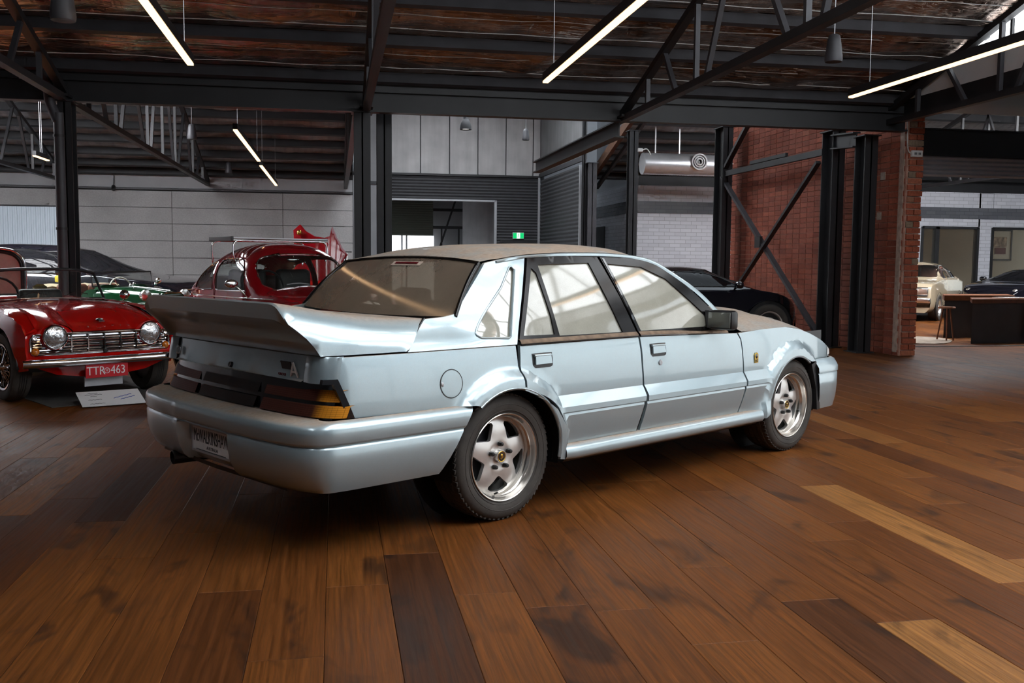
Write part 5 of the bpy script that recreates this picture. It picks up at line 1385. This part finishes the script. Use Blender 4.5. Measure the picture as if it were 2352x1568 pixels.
# ---------------- rounded dark red saloon with roof rack
BT = thing('rounded_saloon', 'dark red rounded two door saloon carrying a chrome roof rack', 'car', (-.65, 11.80, 0), R(-60))
def bt_sec(x):
    zt = ip(x, [-1.95, -1.85, -1.65, -1.4, -1.1, -.7, -.3, 0, .25, .42, .60, .78, .95, 1.25, 1.55, 1.8, 1.95], [.40, .62, .86, 1.04, 1.20, 1.37, 1.455, 1.475, 1.455, 1.40, 1.20, .985, .935, .87, .76, .60, .40])
    wb = ip(x, [-1.95, -1.7, -1.3, -.8, 0, .5, .9, 1.4, 1.8, 1.95], [.22, .40, .56, .655, .68, .665, .60, .46, .30, .2]); zb = min(.86, zt - .06)
    pts = []
    for k in range(9):
        a = k / 8 * math.pi / 2; p = ip(x, [-1.9, -.8, .2, .5, .8, 1.2], [2.1, 2.5, 2.7, 2.6, 2.2, 2.1])
        pts.append((wb * math.sin(a) ** (2 / p), zb + (zt - zb) * math.cos(a) ** (2 / p)))
    return pts + [(wb + .004, zb - .12), (wb, .45), (wb - .04, .30)]
bt = Shell(bt_sec, rng(-1.95, 1.95, 110), 33)
dw = sp2([(-.30, .93), (-.315, 1.10), (-.29, 1.26), (-.20, 1.285), (.16, 1.285), (.30, 1.24), (.40, 1.10), (.45, .95), (.42, .925), (-.26, .915)], 3)
qw = sp2([(-.42, .93), (-.415, 1.10), (-.43, 1.235), (-.50, 1.245), (-.68, 1.20), (-.88, 1.08), (-1.0, .96), (-.97, .925), (-.70, .915)], 3)
fw_ = sp2([(-.555, 1.00), (-.55, 1.16), (-.47, 1.29), (-.27, 1.335), (0, 1.345), (.27, 1.335), (.47, 1.29), (.55, 1.16), (.555, 1.00), (.47, .945), (0, .985), (-.47, .945)], 4)
rw_ = sp2([(-.33, 1.06), (-.34, 1.17), (-.25, 1.22), (0, 1.23), (.25, 1.22), (.34, 1.17), (.33, 1.06), (.25, 1.03), (0, 1.025), (-.25, 1.03)], 3)
body = bt.finish('body', 'dark_red_paint', BT, [dw, qw], [(fw_, (.3, 1.12)), (rw_, (-1.6, -.6))])
glaze(bt, BT, [dw, qw], [(fw_, 1), (rw_, -1)], 'clear_glass')
for s in (1, -1):
    ds = [(.46, .90), (.50, .60), (.47, .42)]
    for lp in ([(-.36, .40), (-.36, .90), (-.35, 1.15), (-.30, 1.30)], [(.49, .45), (.50, .80), (.47, 1.0)]):
        MB().tube([bt.on_side(s, .001)(*p) for p in densify(lp, .05)[:-1]], .004, 5).build('door_seam', 'maroon', BT, 60)
    MB().tube([bt.on_side(s, .004)(x, .845) for x in rng(-1.2, 1.0, 20)], .007, 6).build('waist_trim', 'chrome', BT, 60)
    o = MB().tube([bt.on_side(s, .03)(x, .80) for x in (-.28, -.22, -.14)], .010, 6).build('door_handle', 'chrome', BT, 60)
    for cx, r0 in ((1.2, .36), (-1.2, .37)):
        f = MB(); rows = []
        for k in range(15):
            a = R(-15 + 205 * k / 14)
            rows.append([(cx + (r0 - .0) * math.cos(a), s * .80, .31 + r0 * math.sin(a)), (cx + (r0 + .06) * math.cos(a), s * .79, .31 + (r0 + .06) * math.sin(a)), (cx + (r0 + .11) * math.cos(a) * 1.02, s * .70, .33 + (r0 + .11) * math.sin(a)), (cx + (r0 + .10) * math.cos(a) * 1.05, s * .45, .36 + (r0 + .12) * math.sin(a))])
        f.rows(rows).build('fender', 'dark_red_paint', BT, 60); wheel_simple(BT, cx, s * .72, .31, .31, .15, s)
    MB().ball((1.42, s * .56, .62), .10, 18, 10, (.5, 1, 1)).build('headlamp', 'chrome', BT, 60)
    MB().cbox((.55, s * .0, .42), (.1, 1.2, .08), .03) 
# mirror on the near side, wipers, inner mirror, letters, seats
o = MB().ball((.50, -.84, 1.01), .062, 16, 10, (.45, 1.25, .75)).build('door_mirror', 'chrome', BT, 60)
MB().tube(cat_rom([(.55, -.66, .84), (.56, -.72, .90), (.54, -.78, .965), (.52, -.80, .985)], 4), .007, 6).build('mirror_arm', 'chrome', o, 60)
for y0, y1 in ((-.30, -.02), (.12, .42)):
    MB().tube([bt.on_front(1, .012)(y0 + (y1 - y0) * t_, 1.00 + .015 * math.sin(t_ * 3)) for t_ in (0, .3, .6, 1)], .006, 5).build('wiper', 'silver_grey', BT)
MB().ball((.30, .02, 1.28), .05, 14, 8, (.3, 1.7, .55)).build('inner_mirror', 'chrome', BT, 60)
MB().bar((.30, .02, 1.30), (.32, .02, 1.40), .008, .008).build('mirror_stalk', 'chrome', BT)
p0 = Vector(bt.on_front(1, .0)(0, .975))
MB().box((1.0, 0, .935), (.010, .20, .014)).build('bonnet_script', 'chrome', BT)
for y in (-.30, .30):
    m = MB(); m.cbox((.0, y, .55), (.5, .48, .16), .04); m.cbox((-.25, y, .86), (.12, .46, .60), .05); m.build('seat', 'black_leather', BT, 50)
MB().cbox((-.80, 0, .80), (.15, 1.0, .55), .05).build('rear_seat', 'brown_leather', BT, 50)
sw = MB(); sw.tube([(.30 - .06 * math.sin(q * .349), -.30 + .19 * math.cos(q * .349), .98 + .17 * math.sin(q * .349)) for q in range(19)], .012, 6, False); sw.build('steering_wheel', 'black_plastic', BT, 60)
MB().box((.2, 0, .35), (2.6, 1.1, .05)).build('cabin_floor', 'black_plastic', BT)
# roof rack
RK = thing('roof_rack', 'chrome and timber roof rack on the dark red saloon', 'rack', (-.65, 11.80, 1.36), R(-60))
sl = .155
for y in (-.62, .62): MB().cbox((-.25, y, sl), (.62 if y < 0 else .55, .035, .055), .006).build('end_plate', 'desk_grey', RK)
for k in range(6):
    x = -.52 + .11 * k; MB().bar((x, -.62, sl + .01), (x, .62, sl + .01), .05, .014).build('slat', 'silver_grey' if k % 2 else 'timber_rafter', RK)
for x in (-.54, .05):
    MB().tube([(x, -.62, sl - .015), (x, .62, sl - .015)], .010, 7).build('crossbar', 'chrome', RK, 60)
    for s in (1, -1):
        MB().tube(cat_rom([(x, s * .50, sl - .02), (x, s * .575, sl - .03), (x, s * .61, sl - .09), (x, s * .605, -.04 if x > -.3 else -.09), (x, s * .585, -.10 if x > -.3 else -.15)], 5), .011, 7).build('leg', 'chrome', RK, 60)

# ---------------- green vintage roadster
GR = thing('vintage_roadster', 'green vintage open roadster with cream steering wheel and tan folded hood', 'car', (-3.06, 14.6, 0), R(-42))
def tub_sec(x):
    w = ip(x, [-1.35, -1.2, -.8, -.2, .25, .8, 1.22], [.42, .50, .58, .58, .52, .36, .26]); zt = ip(x, [-1.35, -1.0, -.5, -.15, .05, .3, .8, 1.22], [.84, .88, .74, .78, .95, .96, .93, .90])
    return [(0 if x > .1 else w - .06, zt + (.02 if x > .1 else 0)), (w * .6 if x > .1 else w - .05, zt + .005), (w * .92, zt - .04), (w, zt - .16), (w * .98, .5), (w * .9, .36)]
tub = Shell(tub_sec, rng(.12, 1.22, 22), 20); tub.finish('bonnet', 'green_paint', GR)
for s in (1, -1):
    dl = [(-1.25, .38), (.14, .38), (.14, .93)] + sp2([(.05, .94), (-.08, .90), (-.22, .78), (-.45, .71), (-.62, .76), (-.80, .86), (-1.25, .86)], 4)
    panel([dl], lambda x, z: (x, s * (ip(x, [-1.3, -.8, -.2, .25], [.50, .60, .60, .53]) + ip(z, [.35, .6, .95], [-.05, 0, -.03])), z), .05, (0, -s * .03, 0)).build('tub_side', 'green_paint', GR, 50)
    # swept wings
    for cx, a0, a1, r0, tail in ((.95, 12, 150, .43, True), (-1.05, 10, 185, .44, False)):
        rows = []
        pth = [(cx + r0 * math.cos(R(a0 + (a1 - a0) * k / 14)), .33 + r0 * math.sin(R(a0 + (a1 - a0) * k / 14))) for k in range(15)]
        if tail: pth += [(cx - .55, .48), (cx - .75, .36), (cx - .95, .30)]
        for x, z in pth: rows.append([(x, s * .75, z - .05), (x, s * .745, z), (x, s * .66, z + .035), (x, s * .55, z + .02), (x, s * .48, z - .03)])
        MB().rows(rows).build('wing', 'green_paint', GR, 60); wheel_simple(GR, cx, s * .70, .33, .33, .12, s, 'wire')
    hl = MB().lathe([(0, -.13), (.05, -.11), (.085, -.05), (.095, 0), (.09, .015)], 22, (1.12, s * .36, .86), (1, 0, 0)).build('headlamp', 'chrome', GR, 60)
    MB().lathe([(.09, .012), (.05, .03), (0, .035)], 20, (1.12, s * .36, .86), (1, 0, 0)).build('headlamp_lens', 'alloy_lip', hl, 60)
rdt = MB().cbox((1.25, 0, .68), (.09, .40, .44), .03).build('radiator', 'green_paint', GR, 50)
MB().tube([(1.29, y, z) for y, z in ((-.20, .48), (-.20, .86), (-.14, .905), (.14, .905), (.20, .86), (.20, .48))], .012, 6).build('radiator_rim', 'chrome', rdt, 50)
MB().box((-.35, 0, .42), (1.9, 1.1, .08)).build('cabin_floor', 'black_plastic', GR)
# dashboard with dials, scuttle humps
MB().prism([(.02, y, z) for y, z in [(-.54, .62), (.54, .62)] + sp2([(.54, .86), (.40, .99), (.20, 1.0), (0, .94), (-.20, 1.0), (-.40, .99), (-.54, .86)], 4)], (.10, 0, 0)).build('dashboard', 'green_paint', GR, 50)
for y in (-.36, -.17, .2):
    o = MB().lathe([(.0, .0), (.058, .0)], 20, (.012, y, .87), (-1, 0, 0)).build('dial', 'paper', GR)
    MB().lathe([(.060, -.004), (.064, .010), (.056, .012)], 20, (.012, y, .87), (-1, 0, 0)).build('dial_rim', 'chrome', o, 50)
sw = MB(); sw.tube([(-.33 - .05 * math.sin(q * .262), +.28 + .215 * math.cos(q * .262), .90 + .205 * math.sin(q * .262)) for q in range(25)], .013, 7, False); sw.build('steering_wheel', 'cream_canvas', GR, 60)
m = MB()
for q in (0, 2.09, 4.19): m.tube([(-.33, .28, .90), (-.33 - .05 * math.sin(q), .28 + .21 * math.cos(q), .90 + .2 * math.sin(q))], .006, 5)
m.tube([(-.33, .28, .90), (.02, .28, .78)], .018, 8); m.build('steering_column', 'chrome', GR)
for y in (-.28, .28):
    m = MB(); m.cbox((-.55, y, .58), (.46, .50, .14), .04); m.cbox((-.82, y, .80), (.12, .52, .40), .05); m.build('seat', 'brown_leather', GR, 50)
rows = []
for k in range(15):
    y = -.66 + 1.32 * k / 14; b = .012 * math.sin(k * 1.9)
    e = 1 - .5 * abs(k - 7) ** 6 / 7 ** 6
    rows.append([(-.92, y, .92 - .03 * e), (-.90, y, .955 + b), (-1.0, y, 1.0 + b * .5), (-1.18, y, .995 - b), (-1.30, y, .95), (-1.28, y, .90)])
MB().rows(rows).build('folded_hood', 'tan_canvas', GR, 60)
# windscreen folded low, aero details
wf_ = [(.10, -.55, .98), (.06, -.55, 1.21), (.06, .55, 1.21), (.10, .55, .98)]
o = MB().tube(wf_ + wf_[:1], .011, 7, False).build('windscreen_frame', 'black_plastic', GR, 60); MB().prism(wf_, (.004, 0, 0)).build('windscreen', 'thin_glass', o)
o = MB().lathe([(0, -.04), (.035, -.03), (.05, .0), (.045, .012), (0, .016)], 18, (.16, .62, 1.06), (-1, 0, 0)).build('side_mirror', 'chrome', GR, 60)
MB().tube([(.16, .52, .93), (.16, .60, 1.02)], .006, 6).build('mirror_stem', 'chrome', o)
for p in ((.50, .30, 1.02), (.62, -.25, 1.01), (.30, .05, 1.02)): MB().ball(p, .028, 12, 8, (1, 1, .8)).build('filler_cap', 'chrome', GR, 60)
MB().tube([(.25, 0, .985), (.7, 0, .965), (1.22, 0, .935)], .008, 6).build('bonnet_hinge', 'chrome', GR, 60)
GR.scale = (.9, .9, .9)
YT = tag(MB().cbox((0, 0, .05), (.16, .30, .10), .02, .6).build('yellow_pouch', 'yellow', None, 40), 'yellow pouch resting on the tan folded hood', 'pouch'); YT.location = (-3.90, 14.95, .92)

# ---------------- black estate behind, black coupes
def plain_car(name, label, loc, rz, prof, roof, belt, width, wheelbase, front_ax, r=.33, paint='black_car_paint', glass='dark_glass', sides=(), front=None, rear=None, group=None, trim='black_plastic'):
    c = thing(name, label, 'car', loc, rz, group)
    def sec(x):
        zt = ip(x, [p[0] for p in prof], [p[1] for p in prof]); w = ip(x, [p[0] for p in width], [p[1] for p in width])
        zb = min(belt, zt - .03); g = sst(belt + .02, belt + .25, zt)
        q = []
        for k in range(8):
            a = k / 7 * math.pi / 2; pw_ = 3.2 - .6 * g
            q.append((w * (1 - .10 * g) * math.sin(a) ** (2 / pw_) if k < 7 else w * (1 - .02 * g), zb + (zt - zb) * math.cos(a) ** (2 / (pw_ if g < .5 else 1.9))))
        return q + [(w + .004, zb - .1), (w + .01, .45), (w - .02, .28), (w - .10, .20)]
    xs = rng(prof[0][0], prof[-1][0], 90); sh = Shell(sec, xs, 30)
    body = sh.finish('body', paint, c, list(sides), [f for f in ((front[0], front[2]) if front else None, (rear[0], rear[2]) if rear else None) if f])
    glaze(sh, c, sides, [(f[0], f[1]) for f in (front, rear) if f], glass, trim, .009)
    for s in (1, -1):
        wmax = max(p[1] for p in width)
        for cx in (front_ax, front_ax - wheelbase):
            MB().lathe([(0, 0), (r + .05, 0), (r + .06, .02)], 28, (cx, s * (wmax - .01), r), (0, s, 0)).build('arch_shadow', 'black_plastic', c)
            wheel_simple(c, cx, s * (wmax + .02), r, r, .2, s)
    MB().box((front_ax - wheelbase / 2, 0, .30), (wheelbase + .6, wmax * 1.6, .1)).build('cabin_floor', 'black_plastic', c)
    for y in (-.36, .36):
        m = MB(); m.cbox((front_ax - wheelbase * .55, y, belt - .15), (.14, .46, .60), .05); m.cbox((front_ax - wheelbase * .57, y, belt + .22), (.09, .26, .15), .03); m.build('seat', 'black_leather', c, 50)
    return c, sh
prof = [(-2.9, .5), (-2.85, .9), (-2.6, 1.2), (-2.2, 1.44), (-1.4, 1.52), (-.6, 1.50), (-.1, 1.42), (.35, 1.22), (.80, 1.03), (1.2, .98), (1.9, .90), (2.25, .76), (2.35, .5)]
wd = [(-2.9, .70), (-2.5, .84), (-1, .90), (.8, .90), (1.8, .84), (2.35, .66)]
sd = [[(-2.35, 1.04), (-2.15, 1.30), (-1.75, 1.40), (-1.15, 1.42), (-1.15, 1.03)], [(-1.08, 1.03), (-1.08, 1.42), (-.55, 1.40), (-.15, 1.30), (.20, 1.12), (.42, 1.02)]]
fr_w = [(-.66, 1.06), (-.56, 1.38), (0, 1.42), (.56, 1.38), (.66, 1.06), (0, 1.05)]
suv, sh1 = plain_car('estate_car', 'black tall estate car in front of the grey concrete wall', (-4.15, 17.4, 0), R(-25), prof, 1.5, .98, wd, 2.75, 1.15, .35, sides=sd, front=(fr_w, 1, (-.3, .9)))
o = MB().cbox((.28, -.98, 1.06), (.10, .2, .13), .03).build('door_mirror', 'black_car_paint', suv, 50)
prof2 = [(-2.35, .45), (-2.3, .75), (-2.0, .88), (-1.4, 1.08), (-.8, 1.20), (-.3, 1.228), (.05, 1.205), (.45, 1.05), (.75, .90), (1.05, .85), (1.3, .77), (1.5, .62), (1.57, .42)]
wd2 = [(-2.35, .70), (-1.8, .88), (-.8, .90), (.6, .86), (1.1, .86), (1.4, .74), (1.57, .55)]
sd2 = [[(-1.0, .93), (-.75, 1.08), (-.40, 1.15), (.0, 1.13), (.28, 1.05), (.52, .92)]]
fr2 = [(-.60, .94), (-.50, 1.16), (0, 1.19), (.50, 1.16), (.60, .94), (0, .92)]
cp1, sh2 = plain_car('sports_coupe', 'black low sports coupe in front of the red brick wall', (5.61, 14.62, 0), R(0), prof2, 1.25, .88, wd2, 2.25, .95, .33, sides=sd2, front=(fr2, 1, (-.2, 1.0)))
o = MB().cbox((.42, -.96, .955), (.11, .17, .11), .04).build('door_mirror', 'black_car_paint', cp1, 50)
MB().tube([(.40, -.84, .89), (.42, -.90, .93)], .016, 6).build('mirror_stem', 'black_car_paint', o, 50)
for s in (1, -1): MB().ball((1.36, s * .62, .66), .10, 16, 10, (.7, .8, .9)).build('headlamp', 'alloy_lip', cp1, 60)
cp2 = copy_tree(cp1); cp2['label'] = 'dark low sports car behind the reception counter at far right'; cp2.location = (16.6, 20.6, 0); cp2.rotation_euler = (0, 0, R(196))
# ---------------- cream saloon
prof3 = [(-2.1, .55), (-2.08, .86), (-1.5, .92), (-1.25, .95), (-.85, 1.30), (-.5, 1.36), (.1, 1.36), (.35, 1.30), (.78, .96), (1.2, .93), (1.85, .86), (1.95, .78), (2.0, .45)]
wd3 = [(-2.1, .74), (-1.7, .79), (0, .80), (1.6, .79), (2.0, .75)]
sd3 = [[(-.98, .98), (-.72, 1.27), (-.32, 1.28), (-.32, .98)], [(-.25, .98), (-.25, 1.28), (.22, 1.27), (.40, 1.14), (.52, .98)]]
fr3 = [(-.62, 1.00), (-.54, 1.27), (0, 1.29), (.54, 1.27), (.62, 1.00), (0, .99)]
cr, sh3 = plain_car('cream_saloon', 'cream boxy saloon parked beside the tiled office', (14.05, 21.4, 0), R(-135), prof3, 1.35, .94, wd3, 2.5, 1.25, .30, 'cream_paint', 'clear_glass', sides=sd3, front=(fr3, 1, (.2, .95)), trim='chrome')
MB().cbox((2.0, 0, .68), (.03, 1.40, .20), .01).build('grille', 'black_plastic', cr)
for z in (.61, .65, .69, .73): MB().box((2.02, 0, z), (.01, .95, .012)).build('grille_bar', 'chrome', cr)
for s in (1, -1): MB().cbox((2.01, s * .58, .68), (.04, .26, .16), .02).build('headlamp', 'alloy_lip', cr, 50)
MB().cbox((2.07, 0, .48), (.10, 1.55, .12), .03).build('front_bumper', 'chrome', cr, 50)
pl = MB().box((2.13, 0, .48), (.008, .40, .11)).build('number_plate', 'plate_white', cr); text('plate_letters', 'VGN', .09, 'ink', pl, frame_mtx((2.136, .04, .48), (0, 1, 0), (0, 0, 1)), .0008, .9)
for y in (-.36, .36): MB().cbox((-.05, y, .95), (.14, .50, .62), .05).build('seat_back', 'brown_leather', cr, 50)
MB().prism([(.62, -.50, 1.02), (.62, -.18, 1.02), (.58, -.18, 1.12), (.58, -.50, 1.12)], (.01, 0, 0)).build('price_card', 'paper', cr)

# ---------------- red sports car with raised lid behind the rounded saloon
RS = thing('mid_engined_coupe', 'red low sports car with raised front lid behind the rack', 'car', (-.20, 18.9, 0), R(-60))
prof4 = [(-2.2, .5), (-2.1, .85), (-1.6, .98), (-.8, 1.12), (-.3, 1.16), (.1, 1.12), (.75, .86), (1.2, .78), (1.7, .66), (2.0, .45)]
sh4 = Shell(lambda x: (lambda zt, w: [(0, zt), (w * .5, zt - .005), (w * .85, zt - .04), (w, min(zt - .12, .75)), (w + .01, .5), (w - .04, .25)])(ip(x, [p[0] for p in prof4], [p[1] for p in prof4]), ip(x, [-2.2, -1.6, 0, 1.5, 2.0], [.75, .92, .88, .86, .6])), rng(-2.2, 2.0, 50), 20)
sh4.finish('body', 'red_paint', RS)
for s in (1, -1):
    for cx in (1.25, -1.2): wheel_simple(RS, cx, s * .90, .32, .32, .22, s)
inv = (Matrix.Translation(RS.location) @ Matrix.Rotation(R(-60), 4, 'Z')).inverted()
def lid_fn(x, z): return inv @ Vector((x, 17.2 + .35 * (x + .25) ** 2 + .12 * (z - 1.3), z))
LIDP = [(-0.717, 1.796), (-0.605, 1.896), (-0.517, 1.784), (-0.368, 1.695), (-0.181, 1.667), (-0.091, 1.699), (-0.052, 1.859), (0.022, 1.677), (0.119, 1.488), (0.209, 1.374), (0.118, 1.258), (0.153, 0.913), (-0.674, 0.909)]
lid_ = panel([LIDP], lid_fn, .05, (.0, .02, .0)).build('raised_lid', 'dark_red_paint', RS, 50)
b0 = inv @ Vector((-0.614, 17.24, 1.752))
MB().ball(b0, .045, 14, 8, (1, 1, 1.15)).build('yellow_badge', 'gold', lid_, 60)
MB().tube([inv @ Vector((.20, 17.35, 1.38)), inv @ Vector((.12, 17.6, .85))], .012, 6).build('gas_strut', 'black_plastic', lid_)

# ---------------- floor card, mat, display board
card = MB().prism([(0, 0, .012), (.52, -.0, .012), (.52, .30, .10), (0, .30, .10)], (0, .0, .004)).build('info_card', 'paper')
card.location = (-2.12, 8.58, 0); card.rotation_euler = (0, 0, R(24)); tag(card, 'white information card on the floor before the red roadster', 'card')
cm = lambda x, y: frame_mtx((x, y, .0172 + y * .2933), (1, 0, 0), (0, 1, .2933))
def stroke(mat, x0, x1, y, w=.006, sl=0.0):
    n = 8; pts = [(x0 + (x1 - x0) * k / n, y + sl * (x1 - x0) * k / n + (.004 if k % 2 else -.004)) for k in range(n + 1)]
    MB().tube([(x, yy, .0175 + yy * .2933) for x, yy in pts], w * .5, 4).build('writing_line', mat, card)
for x0, x1, y in ((.09, .17, .255), (.06, .20, .225), (.10, .15, .19), (.07, .19, .04), (.07, .18, .12)): stroke('ink', x0, x1, y, .003)
for x0, x1, y in ((.28, .44, .13), (.33, .46, .10)): stroke('blue_ink', x0, x1, y, .006, .42)
dm = MB().box((0, 0, .0025), (1.35, 2.2, .005)).build('drip_mat', 'mat_grey'); dm.location = (-2.42, 9.95, .0); dm.rotation_euler = (0, 0, R(33)); tag(dm, 'grey drip mat under the red roadster', 'mat')
DB = thing('display_board', 'pale board with rounded corner and chrome edge at far left', 'board', (-4.42, 12.6, 0), R(8))
bpts = [(-.75, .35), (.62, .35)] + sp2([(.64, .8), (.64, 1.15), (.58, 1.29), (.44, 1.345), (.2, 1.36)], 4) + [(-.75, 1.37)]
MB().prism([(x, 0, z) for x, z in bpts], (0, .03, 0)).build('panel', 'cream_canvas', DB)
MB().tube([(x, -.01, z) for x, z in bpts], .022, 8, False).build('black_edge', 'black_plastic', DB, 60); MB().tube([(x * 1.05, -.01, z * 1.025) for x, z in bpts], .018, 8, False).build('chrome_edge', 'chrome', DB, 60)
for x in (-.6, .5): MB().box((x, .02, .18), (.05, .25, .36)).build('foot', 'black_plastic', DB)
WB = thing('whiteboard', 'small white board with dark frame beside the tall bay column', 'board', (.17, 24.2, .9))
MB().box((0, 0, .3), (.28, .03, .55)).build('board', 'white_paint', WB); MB().box((.03, -.01, .585), (.42, .04, .03)).build('top_rail', 'black_plastic', WB)
for x in (-.1, .1): MB().box((x, 0, -.44), (.03, .03, .92)).build('leg', 'black_plastic', WB)
MB().lathe([(.0, 0), (.055, 0), (.055, .02), (0, .02)], 18, (.03, -.04, .33), (0, 1, 0)).build('hook', 'black_plastic', WB)
